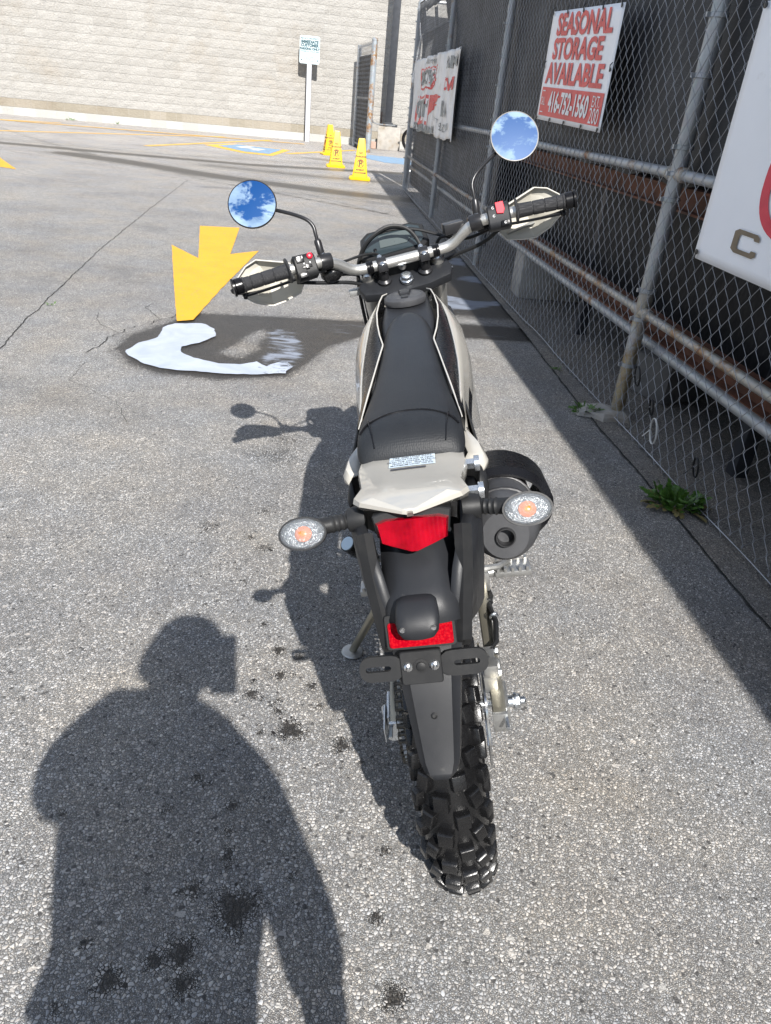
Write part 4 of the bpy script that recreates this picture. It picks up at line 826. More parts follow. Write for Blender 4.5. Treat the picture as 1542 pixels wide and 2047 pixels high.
# --- wheels
def wheel(axle, R, W, tw, rimR, steer, spokes, knobs, front):
    fx = st if steer else (lambda mb: mb)
    prof = []; k = 13
    rc = R-tw*.98
    mb = Mb(); n_ = 72
    for i in range(k):
        ph = math.radians(-118+236*i/(k-1)); prof.append((rc+tw*math.cos(ph)*.98, W*math.sin(ph)*1.0 if abs(math.sin(ph)) < 1 else W))
    mb.loft([[Vector(axle)+Vector((math.cos(2*math.pi*j/n_)*r, y, math.sin(2*math.pi*j/n_)*r)) for r, y in prof] for j in range(n_)]+[[Vector(axle)+Vector((r, y, 0)) for r, y in prof]], cap=False, closed=True)
    ty = P_('tyre', fx(mb), M['rubber'], smooth=50)
    rim = Mb(); rp = [(rimR+.012, -W*.62), (rimR+.004, -W*.60), (rimR-.012, -W*.35), (rimR-.016, 0), (rimR-.012, W*.35), (rimR+.004, W*.60), (rimR+.012, W*.62), (rimR+.004, W*.45), (rimR-.004, 0), (rimR+.004, -W*.45)]
    rim.loft([[Vector(axle)+Vector((math.cos(2*math.pi*j/n_)*r, y, math.sin(2*math.pi*j/n_)*r)) for r, y in rp] for j in range(n_+1)], cap=False)
    wr_ = P_('wheel_rim', fx(rim), M['blackmetal'])
    hub = Mb(); hub.lathe([(.03, -.065), (.045, -.055), (.045, -.045), (.026, -.03), (.026, .03), (.045, .045), (.045, .055), (.03, .065)], axle, (0, 1, 0), 24); P_('hub', fx(hub), M['blackmetal'], wr_)
    for i in range(spokes):
        a = 2*math.pi*i/spokes; sgn = 1 if i % 2 else -1; off = .55*(1 if (i//2) % 2 else -1)
        p0 = Vector(axle)+Vector((math.cos(a+off)*.042, sgn*.05, math.sin(a+off)*.042)); p1 = Vector(axle)+Vector((math.cos(a)*(rimR-.012), sgn*.006, math.sin(a)*(rimR-.012)))
        s = Mb(); s.tube([p0, p1], .0021, 5); P_('spoke', fx(s), M['steel'], wr_)
    # tread blocks
    def kn(w, l, h, tw_=.82, skew=0.0):
        b_ = Mb(); b_.loft([[(-l/2, -w/2, -.006), (l/2, -w/2, -.006), (l/2, w/2, -.006), (-l/2, w/2, -.006)], [(-l/2*.96+skew*.0, -w/2*.96, h*.75), (l/2*.96, -w/2*.96, h*.75), (l/2*.96, w/2*.96, h*.75), (-l/2*.96, w/2*.96, h*.75)],
                            [(-l/2*tw_, -w/2*tw_, h), (l/2*tw_, -w/2*tw_, h), (l/2*tw_, w/2*tw_, h), (-l/2*tw_, w/2*tw_, h)]]); return b_
    pitch = 2*math.pi/knobs
    rows = [(.0, -14, .026, .028, .0145, .05), (.5, 15, .027, .029, .0145, -.05), (.5, -37, .022, .030, .0145, .25), (.0, 39, .022, .031, .0145, -.25), (.06, -61, .019, .027, .0130, .15), (.56, 63, .019, .027, .0130, -.15), (.55, -86, .016, .030, .009, 0), (.05, 88, .016, .030, .009, 0)]
    J = Mb()
    for kk, (ph0, phi, w, l, h, sk) in enumerate(rows):
        phr = math.radians(phi)*(1 if W > .05 else 1)
        proto = None
        for i in range(knobs):
            a = (i+ph0)*pitch; rad = rc+tw*math.cos(phr)*.98; y = W*math.sin(phr)
            nr = Vector((math.cos(a)*math.cos(phr), math.sin(phr)*.9, math.sin(a)*math.cos(phr))).normalized(); tg = Vector((-math.sin(a), 0, math.cos(a))); tg = (Matrix.Rotation(sk, 3, nr) @ tg); bn = nr.cross(tg).normalized()
            O = Vector(axle)+Vector((math.cos(a)*rad, y, math.sin(a)*rad)); Mx = Matrix(((tg.x, bn.x, nr.x), (tg.y, bn.y, nr.y), (tg.z, bn.z, nr.z)))
            if front:
                q = kn(w*.8, l*.9, h*.9); J.add([O+Mx@Vector(p) for p in q.v], q.f); continue
            if proto is None:
                ob = mk('tread_block', kn(w, l, h), M['rubber'], ty, bevel=.0012, smooth=30); proto = ob.data
            else:
                ob = bpy.data.objects.new('tread_block', proto); C.objects.link(ob); ob.parent = ty
            ob.matrix_local = Matrix.Translation(O) @ Mx.to_4x4() @ Matrix.Rotation(random.uniform(-.03, .03), 4, 'Z')
    if front: P_('tread_blocks', fx(J), M['rubber'], ty, kind='stuff', smooth=30)
    return ty, wr_
ty, rw = wheel((0, 0, .33), .322, .056, .056, .226, False, 32, 30, False)
tyf, fwr = wheel((1.365, 0, .345), .337, .040, .042, .262, True, 36, 30, True)
# --- brakes, sprocket, chain
def disc(O, r0, r1, y, holes, name, par, fx=lambda m: m):
    n_ = 48; mb = Mb(); V = []
    for yy in (y-.002, y+.002):
        for j in range(n_):
            a = 2*math.pi*j/n_; w_ = .004*math.cos(a*8); V += [Vector(O)+Vector((math.cos(a)*(r1+w_), yy, math.sin(a)*(r1+w_))), Vector(O)+Vector((math.cos(a)*(r0+w_), yy, math.sin(a)*(r0+w_)))]
    F = []
    for j in range(n_):
        k = (j+1) % n_; o2 = 2*n_
        F += [(2*j, 2*k, 2*k+1, 2*j+1), (o2+2*j, o2+2*j+1, o2+2*k+1, o2+2*k), (2*j, o2+2*j, o2+2*k, 2*k), (2*j+1, 2*k+1, o2+2*k+1, o2+2*j+1)]
    mb.add(V, F)
    for j in range(6):
        a = 2*math.pi*j/6; mb.tube([Vector(O)+Vector((math.cos(a)*.045, y, math.sin(a)*.045)), Vector(O)+Vector((math.cos(a+.25)*(r0+.004), y, math.sin(a+.25)*(r0+.004)))], .005, 6)
    return P_(name, fx(mb), M['steel'], par, smooth=30)
disc((0, 0, .33), .088, .118, -.075, 8, 'brake_disc', rw); disc((1.365, 0, .345), .10, .132, .07, 8, 'brake_disc', fwr, st)
SR = .096
spk = Mb(); V = []; nt = 45
for yy in (.084, .090):
    for j in range(nt*2):
        a = math.pi*j/nt; r = SR+(.005 if j % 2 else -.003); V.append(Vector((math.cos(a)*r, yy, .33+math.sin(a)*r)))
spk.add(V, [(i, (i+1) % (nt*2), nt*2+(i+1) % (nt*2), nt*2+i) for i in range(nt*2)]+[tuple(range(nt*2))[::-1], tuple(range(nt*2, nt*4))]); P_('sprocket', spk, M['castalu'], rw, smooth=20)
cpts = []; fs = Vector((.58, .087, .36)); fr_ = .032
for i in range(30): a = math.radians(95+170*i/29); cpts.append(Vector((math.cos(a)*SR, .087, .33+math.sin(a)*SR)))
low = [cpts[-1].lerp(Vector((fs.x, .087, fs.z-fr_)), t) for t in np.linspace(0, 1, 26)[1:]]
frn = [fs+Vector((math.cos(a)*fr_, 0, math.sin(a)*fr_)) for a in np.linspace(-math.pi/2, math.pi/2, 6)[1:]]
top = [Vector((fs.x, .087, fs.z+fr_)).lerp(cpts[0], t)+Vector((0, 0, -.012*math.sin(math.pi*t))) for t in np.linspace(0, 1, 26)[1:-1]]
loop = cpts+low+frn+top; loop.append(loop[0]); ds = [0]
for a, b_ in zip(loop[:-1], loop[1:]): ds.append(ds[-1]+(b_-a).length)
Lc = ds[-1]; nl = int(Lc/.0159); lk = Mb()
def onloop(d):
    d %= Lc
    for i in range(len(ds)-1):
        if ds[i+1] >= d: return loop[i].lerp(loop[i+1], (d-ds[i])/max(1e-9, ds[i+1]-ds[i])), (loop[i+1]-loop[i]).normalized()
core_ = Mb()
for i in range(nl): p, t = onloop(i*Lc/nl); core_.tube([p-Vector((0, .009, 0)), p+Vector((0, .009, 0))], .0048, 8)
chain = P_('chain', core_, M['chain'], kind='stuff')
def plate(w):
    b_ = Mb(); out = [(-.0115, 0), (-.009, .0055), (-.004, .0038), (.004, .0038), (.009, .0055), (.0115, 0), (.009, -.0055), (.004, -.0038), (-.004, -.0038), (-.009, -.0055)]
    for y in (w, -w-.0016): b_.prism(out, .0016, (0, y+.0016, 0), (1, 0, 0), (0, 0, 1))
    return b_
lk = [mk('chain_link', plate(w), M['chain'], chain, smooth=20) for w in (.0055, .0078)]
for i in range(nl):
    p, t = onloop((i+.5)*Lc/nl); o = lk[i % 2] if i < 2 else bpy.data.objects.new('chain_link', lk[i % 2].data)
    if i >= 2: C.objects.link(o); o.parent = chain
    o.matrix_local = Matrix.Translation(p) @ Matrix(((t.x, 0, -t.z, 0), (0, 1, 0, 0), (t.z, 0, t.x, 0), (0, 0, 0, 1)))
# --- swingarm, adjusters, axle
mb = Mb()
for s in (1, -1):
    y = .101*s
    mb.loft([[(x, y+dy_, z+dz_) for dy_, dz_ in ((-.013, -h), (.013, -h), (.013, h), (-.013, h))] for x, z, h in ((.56, .385, .035), (.40, .372, .032), (.16, .345, .028), (.07, .333, .030), (-.035, .330, .024), (-.055, .330, .020))])
mb.box((.50, 0, .38), (.07, .20, .06)); mb.box((.33, 0, .37), (.04, .20, .05)); sa = P_('swingarm', mb, M['gold'], bevel=.005)
for s in (1, -1):
    mb = Mb(); mb.box((.0, .117*s, .33), (.075, .008, .044)); mb.box((-.052, .101*s, .33), (.008, .030, .046)); P_('chain_adjuster', mb, M['castalu'] if s < 0 else M['silver'], sa, bevel=.002)
mb = Mb(); mb.lathe([(.012, 0), (.012, .012), (.018, .013), (.018, .017)], (0, -.120, .33), (0, -1, 0), 20); mb.lathe([(.0125, 0), (.0145, .003), (.0145, .013), (.012, .016)], (0, -.130, .33), (0, -1, 0), 6); mb.lathe([(.008, 0), (.008, .008), (.006, .011)], (0, -.145, .33), (0, -1, 0), 16); mb.tube([(0, -.12, .33), (0, .125, .33)], .009, 10); mb.lathe([(.015, 0), (.016, .008), (.013, .011)], (0, .121, .33), (0, 1, 0), 18); P_('axle', mb, M['silver'], smooth=30)
for y_ in (-.112, .112): mb = Mb(); mb.tube([(-.03, y_, .345), (-.085, y_, .345)], .004, 8); P_('adjuster_bolt', mb, M['silver'], sa)
mb = Mb(); mb.prism([(-.02, .0), (.30, .02), (.30, .045), (.05, .045), (-.05, .02)], .036, (.06, .118, .385), (1, 0, 0), (0, 0, 1)); P_('chain_guard', mb, M['plastic'], bevel=.004)
mb = Mb(); mb.prism([(-.03, -.02), (.05, -.025), (.055, .0), (.03, .02), (-.03, .015)], .002, (-.045, .124, .345), (1, 0, 0), (0, 0, 1)); P_('adjuster_plate', mb, M['silver'], sa)
# caliper right rear
mb = Mb(); mb.box((.052, -.088, .372), (.085, .034, .05)); mb.box((.02, -.094, .405), (.03, .028, .03)); mb.box((.095, -.094, .355), (.045, .022, .028)); mb.lathe([(.015, 0), (.016, .01), (.012, .014)], (.06, -.103, .372), (0, -1, 0), 14)
cal = P_('brake_caliper', mb, M['castalu'], bevel=.005)
for x, z in ((.02, .39), (.085, .39), (.11, .355)):
    b_ = Mb(); b_.lathe([(.006, 0), (.0075, .003), (.0075, .008)], (x, -.106, z), (0, -1, 0), 6); P_('bolt', b_, M['silver'], cal, smooth=20)
mb = Mb(); mb.tube([(.085, -.10, .395), (.12, -.115, .385), (.17, -.120, .40), (.215, -.115, .392), (.26, -.112, .378), (.30, -.121, .372), (.34, -.118, .36), (.40, -.104, .41), (.45, -.10, .45)], [.0035, .0055, .006, .006, .0075, .006, .0065, .006, .005], 8); hs = P_('brake_hose', mb, M['plastic'])
for x, y, z in ((.27, -.113, .377), (.36, -.114, .372), (.19, -.118, .398)):
    b_ = Mb(); b_.lathe([(.008, -.004), (.0105, -.002), (.0105, .002), (.008, .004)], (x, y, z), (1, .1, .1), 12); P_('hose_clamp', b_, M['silver'] if x != .27 else M['plastic'], hs)

# --- engine and frame (mostly below the seat)
mb = Mb()
for pth in ([(.95, 0, .93), (.80, 0, .86), (.62, .0, .80), (.52, .0, .66), (.50, 0, .42), (.55, 0, .30)], [(1.0, 0, .80), (.93, 0, .58), (.86, 0, .34), (.62, 0, .25), (.52, 0, .32)]): mb.tube(pth, .021, 10)
for s in (1, -1): mb.tube([(.60, .05*s, .80), (.30, .065*s, .79), (.05, .06*s, .83), (-.18, .05*s, .86)], .012, 8); mb.tube([(.50, .06*s, .50), (.28, .07*s, .68), (.05, .06*s, .80)], .010, 8)
P_('frame', mb, M['blackmetal'])
mb = Mb(); mb.loft([[(x, s*hw, z) for s, z in ((-1, z0), (1, z0), (1, z1), (-1, z1))] for x, hw, z0, z1 in ((.50, .085, .32, .46), (.58, .11, .27, .50), (.74, .12, .26, .48), (.86, .09, .29, .44))]); eng = P_('engine', mb, M['engine'], bevel=.02, smooth=40)
for k in range(9):
    f_ = Mb(); f_.box((.74+.010*k, 0, .50+.022*k), (.15, .15, .007)); P_('cooling_fin', f_, M['engine'], eng)
mb = Mb(); mb.box((.78, 0, .58), (.10, .10, .2)); mb.box((.83, 0, .71), (.14, .13, .07)); P_('cylinder_head', mb, M['engine'], eng, bevel=.01)
for s, r in ((1, .075), (-1, .085)):
    f_ = Mb(); f_.lathe([(r, 0), (r, .012), (r*.9, .022), (r*.5, .026)], (.68, .112*s, .37), (0, s, 0), 28); P_('engine_cover', f_, M['greyplastic'], eng)
mb = Mb(); mb.tube([(.90, -.02, .68), (.96, -.07, .60), (.93, -.12, .46), (.80, -.145, .42), (.62, -.145, .47), (.46, -.14, .58), (.34, -.145, .64)], .019, 12); P_('exhaust_pipe', mb, M['steel'])
# silencer
ax0 = Vector((-.035, -.137, .750)); ax1 = Vector((.37, -.160, .640)); axd = (ax1-ax0).normalized(); up_ = Vector((0, 0, 1)); sd = axd.cross(up_).normalized(); un = sd.cross(axd)
def sil(d, ru, rs, k=28, du=0): return [ax0+axd*d+un*(math.sin(2*math.pi*i/k)*ru+du)+sd*math.cos(2*math.pi*i/k)*rs for i in range(k)]
mb = Mb(); mb.loft([sil(.010, .0140, .0140, du=-.010), sil(-.004, .0165, .0165, du=-.010), sil(-.004, .034, .032, du=-.009), sil(-.004, .041, .039, du=-.007), sil(.006, .051, .051, du=-.003), sil(.022, .058, .058), sil(.05, .060, .061), sil(.40, .056, .058), sil(.44, .045, .04), sil(.46, .022, .022)]); so = P_('silencer', mb, M['muffler'], smooth=35)
mb = Mb(); O = ax0+un*-.010; prof = [(.018, -.012), (.0205, -.010), (.0205, .01), (.0155, .01), (.0155, -.008), (.0170, -.0125)]
mb.lathe([(.0170, .008), (.0170, -.010), (.0160, -.0125), (.0145, -.0125), (.0135, -.010), (.0135, .10), (.001, .101)], O, axd, 24, cap=False); P_('exhaust_outlet', mb, M['engine'], so)
for r_, d_ in ((.0655, .055), (.0645, .16)):
    b_ = Mb(); b_.loft([sil(d_-.006, r_-.006, r_-.004), sil(d_-.004, r_-.003, r_-.001), sil(d_+.004, r_-.003, r_-.001), sil(d_+.006, r_-.006, r_-.004)]); P_('silencer_band', b_, M['engine'], so)
# heat shield: curved shell round the outer and upper side
mb = Mb(); rings = []
for d_ in (.150, .165, .23, .34, .42):
    k = 14; ex = 0 if .155 < d_ < .40 else -.012; ring = []
    for a in np.linspace(math.radians(112), math.radians(-58), k): ring.append(ax0+axd*d_+un*math.sin(a)*(.077+ex)+sd*math.cos(a)*(.098+ex))
    for a in np.linspace(math.radians(-58), math.radians(112), k): ring.append(ax0+axd*d_+un*math.sin(a)*(.073+ex)+sd*math.cos(a)*(.094+ex))
    rings.append(ring)
mb.loft(rings); P_('heat_shield', mb, M['glossblack'], smooth=35)
# --- tail: under-fender, lamp, cowl
def sec(x, hw, z, drop, crown=.006, lip=.010, k=7):
    """open channel section: crown in the middle, side skirts dropping"""
    top_ = [(x, hw*math.sin(t*math.pi/2), z+crown*(1-t*t)) for t in np.linspace(-1, 1, k)]
    return [(x+.01, -hw*1.02, z-drop)]+top_+[(x+.01, hw*1.02, z-drop)]
def shell(name, secs, mat, th=.004, sub=1, parent=bike, smooth=60):
    mb = Mb(); mb.loft(secs, cap=False, closed=False); o = P_(name, mb, mat, parent, smooth=smooth)
    if sub: md = o.modifiers.new("sub", 'SUBSURF'); md.levels = sub; md.render_levels = sub
    md = o.modifiers.new("thickness", 'SOLIDIFY'); md.thickness = th; md.offset = -1; return o
# rear fender blade from the lamp housing down to the tip
FB = [(-.332, .828, .054), (-.338, .79, .050), (-.350, .77, .045), (-.368, .745, .040), (-.388, .71, .035), (-.408, .675, .030), (-.422, .650, .026), (-.430, .638, .020), (-.434, .632, .012)]
fx_, fz_ = .78, -.5
mb = Mb(); rings = []
for i, (x, z, hw) in enumerate(FB):
    t = Vector((FB[min(i+1, len(FB)-1)][0]-FB[max(i-1, 0)][0], 0, FB[min(i+1, len(FB)-1)][1]-FB[max(i-1, 0)][1])).normalized(); nn = Vector((t.z, 0, -t.x)); nn = -nn if nn.x > 0 else nn   # outward: backwards-up
    wing = .020 if i < 7 else .010
    prof = [(-1.0, -wing), (-.94, -.004), (-.74, .001), (-.66, .0055), (-.3, .0060), (.3, .0060), (.66, .0055), (.74, .001), (.94, -.004), (1.0, -wing)]
    rings.append([Vector((x, 0, z))+Vector((0, a*hw, 0))+nn*b_ for a, b_ in prof])
mb.loft(rings, cap=False, closed=False); fo_ = P_('rear_fender', mb, M['greyplastic'], smooth=32); md = fo_.modifiers.new("thickness", 'SOLIDIFY'); md.thickness = .0035; md.offset = 0
mb = Mb(); mb.lathe([(.0042, 0), (.0042, .004), (.0025, .005), (.0025, .003)], (-.397, 0, .706), (-.86, 0, .5), 14); P_('drain_hole_rim', mb, M['plastic'], fo_)
# broad tail sides (two big panels each side of the lamp) and centre spine
for s in (1, -1):
    L = [(-.02, .098, .85, .70), (-.10, .096, .862, .70), (-.17, .092, .885, .705), (-.23, .086, .905, .74), (-.285, .074, .905, .765), (-.318, .062, .875, .775), (-.335, .053, .83, .770), (-.345, .048, .79, .755)]
    mb = Mb(); mb.loft([[(x, s*(hw-.018), zt+.002), (x, s*(hw-.006), zt-.001), (x, s*hw, zt-.012), (x+.004, s*hw*1.0, (zt*2+zb)/3), (x+.012, s*hw*.985, (zt+zb*1.5)/2.5), (x+.016, s*hw*.93, zb)] for x, hw, zt, zb in L], cap=False, closed=False)
    o = P_('tail_side_panel', mb, M['greyplastic'], smooth=40); md = o.modifiers.new("thickness", 'SOLIDIFY'); md.thickness = .004; md.offset = 0
    # inner rail next to the spine
    mb = Mb(); mb.loft([[(x, s*y0, z), (x-.006, s*(y0+.010), z+.004), (x, s*(y0+.022), z-.002), (x+.012, s*(y0+.02), z-.02), (x+.012, s*y0, z-.02)] for x, y0, z in ((-.292, .052, .925), (-.305, .050, .89), (-.322, .046, .855), (-.338, .041, .82), (-.347, .037, .785))]); P_('tail_rail', mb, M['plastic'], smooth=35)
# spine with licence lamp bulge
SPn = [(-.250, .905, .020, .0), (-.268, .892, .026, .003), (-.285, .880, .032, .006), (-.306, .866, .036, .009), (-.325, .854, .037, .010), (-.340, .846, .037, .010), (-.350, .832, .038, .006), (-.353, .820, .038, .003)]
mb = Mb(); mb.loft([[(x+.02, -.050, z-.014), (x+.008, -hw*1.28, z-.003), (x, -hw, z+.0), (x-.004, -hw*.75, z+h*.55), (x-.006, -hw*.3, z+h*.72), (x-.006, hw*.3, z+h*.72), (x-.004, hw*.75, z+h*.55), (x, hw, z), (x+.008, hw*1.28, z-.003), (x+.02, .050, z-.014)] for x, z, hw, h in SPn], cap=False, closed=False)
o = P_('fender_spine', mb, M['greyplastic'], smooth=50); md = o.modifiers.new("sub", 'SUBSURF'); md.levels = 1; md.render_levels = 1
mb = Mb(); rings = []
for x, z, hw, h in ((-.342, .852, .022, .007), (-.350, .852, .0255, .011), (-.362, .849, .0270, .013), (-.375, .844, .0270, .013), (-.385, .838, .0255, .011), (-.391, .833, .020, .007), (-.393, .830, .009, .003)):
    rings.append([(x, hw*math.copysign(abs(math.cos(a))**.6, math.cos(a)), z+h*math.copysign(abs(math.sin(a))**.7, math.sin(a))*(1 if math.sin(a) > 0 else .9)) for a in np.linspace(0, 2*math.pi, 25)[:-1]])
mb.loft(rings); xform(mb, lambda p: p+Vector((0, .005, 0))); ll = P_('licence_lamp', mb, M['greyplastic'], smooth=50)
for s in (1, -1):
    b_ = Mb(); b_.lathe([(.0035, 0), (.0035, .002), (.001, .002)], (-.388, s*.019+.005, .841), (-.9, 0, .5), 10); P_('screw', b_, M['steel'], ll)
# reflector block, housing, plate bracket
mb = Mb(); N1 = Vector((-.93, 0, .37)).normalized(); V1 = Vector((.37, 0, .93)).normalized(); U1 = Vector((0, -1, 0))
mb.prism(rrect(.041, .0165, .003, 2), .007, Vector((-.352, .005, .807)), U1, V1, cut=.0012); P_('red_reflector', mb, M['reflector'], smooth=20)
mb = Mb(); mb.prism(rrect(.045, .023, .004, 2), .006, Vector((-.348, .005, .8085)), U1, V1, cut=.001); P_('reflector_housing', mb, M['plastic'], smooth=20)
Ob = Vector((-.366, .009, .765)); mb = Mb()
mb.prism(rrect(.0265, .022, .003, 2), .010, Ob, U1, V1, cut=.0015); pb = P_('plate_bracket', mb, M['plastic'], smooth=25)
for s in (1, -1):
    out = [(a*math.cos(0), b_) for a, b_ in rrect(.0285 if s > 0 else .031, .0170, .0150, 6)]; inner = rrect(.0165, .0036, .003, 3)
    mb = Mb(); n0, n1 = len(out), len(inner); cz = -.001*s
    ctr = (-s*(.0515 if s > 0 else .0545), .001)
    ro = [(ctr[0]+a, ctr[1]+b_) for a, b_ in out]; ri = [(ctr[0]-s*.004+a, ctr[1]+b_) for a, b_ in inner]
    k = 28
    def resamp(P, k, c):
        A = sorted([(math.atan2((b_-c[1])*2.2, a-c[0]), (a, b_)) for a, b_ in P]); res = []
        for i in range(k):
            th = -math.pi+2*math.pi*(i+.5)/k; j_ = [q for q in range(len(A)) if A[q][0] >= th]; j_ = j_[0] if j_ else 0
            p1, p0 = A[j_], A[j_-1]; dth = (p1[0]-p0[0]) % (2*math.pi) or 1e-6; t = ((th-p0[0]) % (2*math.pi))/dth; t = min(1, max(0, t)); res.append((p0[1][0]*(1-t)+p1[1][0]*t, p0[1][1]*(1-t)+p1[1][1]*t))
        return res
    RO, RI = resamp(ro, k, ctr), resamp(ri, k, (ctr[0]-s*.004, ctr[1]))
    toV = lambda P, d: [Ob+U1*a+V1*b_+N1*d for a, b_ in P]
    mb.add(toV(RO, .001)+toV(RO, .007)+toV(RI, .007)+toV(RI, .001), [(r*k+i, r*k+(i+1) % k, ((r+1) % 4)*k+(i+1) % k, ((r+1) % 4)*k+i) for r in range(4) for i in range(k)])
    P_('bracket_arm', mb, M['plastic'], pb, smooth=25)
for u, r_ in ((.0165, .0042), (-.0180, .0042), (0, .0060)):
    b_ = Mb(); b_.lathe([(r_*1.6, .0095), (r_*1.6, .011), (r_, .0112), (r_, .0142), (r_*.6, .0150)], Ob+U1*u+V1*.002, N1, 14); P_('bracket_bolt', b_, M['steel'] if r_ < .006 else M['plastic'], pb)
# tail lamp
TLp = [(-.047, .014), (-.035, .018), (.035, .018), (.047, .014), (.043, -.012), (.033, -.016), (.004, -.026), (-.004, -.026), (-.033, -.016), (-.043, -.012)]
VT = Vector((.30, 0, .95)).normalized(); NT = Vector((-.95, 0, .30)).normalized()
mb = Mb(); mb.prism([(a*1.08, b_*1.07) for a, b_ in TLp], .026, Vector((-.262, 0, .920)), (0, -1, 0), VT, cut=.002); P_('lamp_housing', mb, M['plastic'], smooth=25)
mb = Mb(); A = [Vector((-.286, 0, .920))+Vector((0, -1, 0))*a+VT*b_ for a, b_ in TLp]; mid_ = [p+NT*.010*(1-abs(p.y)/.06) for p in A]
mb.loft([A, [p+NT*.006 for p in A], [Vector((-.286, 0, .920))+(p-Vector((-.286, 0, .920)))*.93+NT*(.012+.006*(1-abs(p.y)/.05)) for p in A]]); P_('tail_lamp', mb, M['redlens'], smooth=30)
# beige tail cowl
CW = [(-.035, .080, .914, .032, .006), (-.10, .083, .921, .034, .006), (-.145, .077, .928, .028, .006), (-.19, .071, .938, .024, .006), (-.235, .078, .947, .022, .006), (-.256, .068, .951, .018, .006), (-.302, .010, .957, .012, .003), (-.304, .004, .956, .010, .002)]
mb = Mb(); rings = []
for x, hw, z, dr, cr_ in CW:
    rings.append([(x+.012, -hw*.97, z-dr), (x, -hw, z-dr*.35), (x, -hw*.97, z+.000), (x, -hw*.72, z+cr_*.9), (x, -hw*.4, z+cr_*.95), (x, 0, z+cr_), (x, hw*.4, z+cr_*.95), (x, hw*.72, z+cr_*.9), (x, hw*.97, z), (x, hw, z-dr*.35), (x+.012, hw*.97, z-dr)])
rings.append([(x_+.002, y*.98, z-.004) for (x_, y, z) in rings[-1]])
mb.loft(rings, cap=False, closed=False); nR = len(rings[0]); mb.f.append(tuple((len(rings)-1)*nR+j for j in range(nR))); cw = P_('tail_cowl', mb, M['beige'], smooth=18); md = cw.modifiers.new("thickness", 'SOLIDIFY'); md.thickness = .004; md.offset = -1; md = cw.modifiers.new("bev", 'BEVEL'); md.width = .0015; md.segments = 2
def cowl_z(x, y):
    xs = [c_[0] for c_ in CW][::-1]; f = lambda k: np.interp(x, xs, [c_[k] for c_ in CW][::-1]); hw, z, cr_ = f(1), f(2), f(4)
    return z+np.interp(abs(y)/hw, [0, .4, .72, .97], [cr_, cr_*.95, cr_*.9, 0])
def decal(name, x0, x1, y0, y1, mat, off=.0012, k=6, rot=0):
    mb = Mb(); V = [(x0+(x1-x0)*i/k+rot*(y0+(y1-y0)*j/k), y0+(y1-y0)*j/k, 0) for i in range(k+1) for j in range(k+1)]; V = [(a, b_, cowl_z(a, b_)+off) for a, b_, _ in V]
    mb.add(V, [(i*(k+1)+j, i*(k+1)+j+1, (i+1)*(k+1)+j+1, (i+1)*(k+1)+j) for i in range(k) for j in range(k)]); return P_(name, mb, mat, cw, smooth=0)
decal('sticker', -.068, -.122, .033, -.036, M['stickerblue'], rot=.0); decal('vent_slot', -.128, -.136, .030, -.022, M['darkprint'], .0012)
tm = Mb()
for i, s in enumerate(["IMPORTANT INFORMATION", "TIRE AND LOAD DATA", "TO REDUCE THE RISK OF INJURY", "READ THE OWNER MANUAL", "FRONT 2.75-21   REAR 4.10-18", "MAXIMUM LOAD 150 KG"]):
    t = text_mb(s, .0072, bold=.0001, sx=.62 if len(s) > 22 else .8); y = -.074-.0085*i
    tm.add([(y+p[1], -p[0]-.0015, cowl_z(y+p[1], -p[0])+.0022) for p in t.v], t.f)
P_('sticker_lettering', tm, M['darkprint'], cw, smooth=0, fix=False, kind='stuff')
# beige side wings under the seat and black side covers
for s in (1, -1):
    mb = Mb(); W_ = [(.30, .088, .868, .02), (.18, .092, .870, .022), (.10, .100, .874, .026), (.035, .114, .878, .026), (.0, .119, .872, .016), (-.018, .110, .866, .008)]
    mb.loft([[(x, s*(y-.030), z+.012), (x, s*(y-.006), z+.006), (x, s*y, z-.004), (x, s*(y-.001), z-w)] for x, y, z, w in W_], cap=False, closed=False)
    o = P_('side_wing', mb, M['beige'], smooth=35); md = o.modifiers.new("thickness", 'SOLIDIFY'); md.thickness = .004; md.offset = 0
    mb = Mb(); mb.loft([[(x, s*(y-.004), z1), (x, s*(y+.006), (z0+z1)/2+.01), (x, s*(y-.002), z0)] for x, y, z0, z1 in ((.42, .095, .60, .88), (.22, .106, .62, .88), (.08, .112, .72, .872), (-.02, .110, .78, .865), (-.05, .104, .80, .85))], cap=False, closed=False)
    o = P_('side_cover', mb, M['plastic'], smooth=50); md = o.modifiers.new("thickness", 'SOLIDIFY'); md.thickness = .004; md.offset = 0
for x, z in ((-.075, .90), (-.135, .885)):
    b_ = Mb(); b_.tube([(x, -.070, z), (x, -.095, z)], .009, 6); b_.tube([(x, -.094, z), (x, -.102, z)], .0125, 12); P_('cowl_bolt', b_, M['silver'])
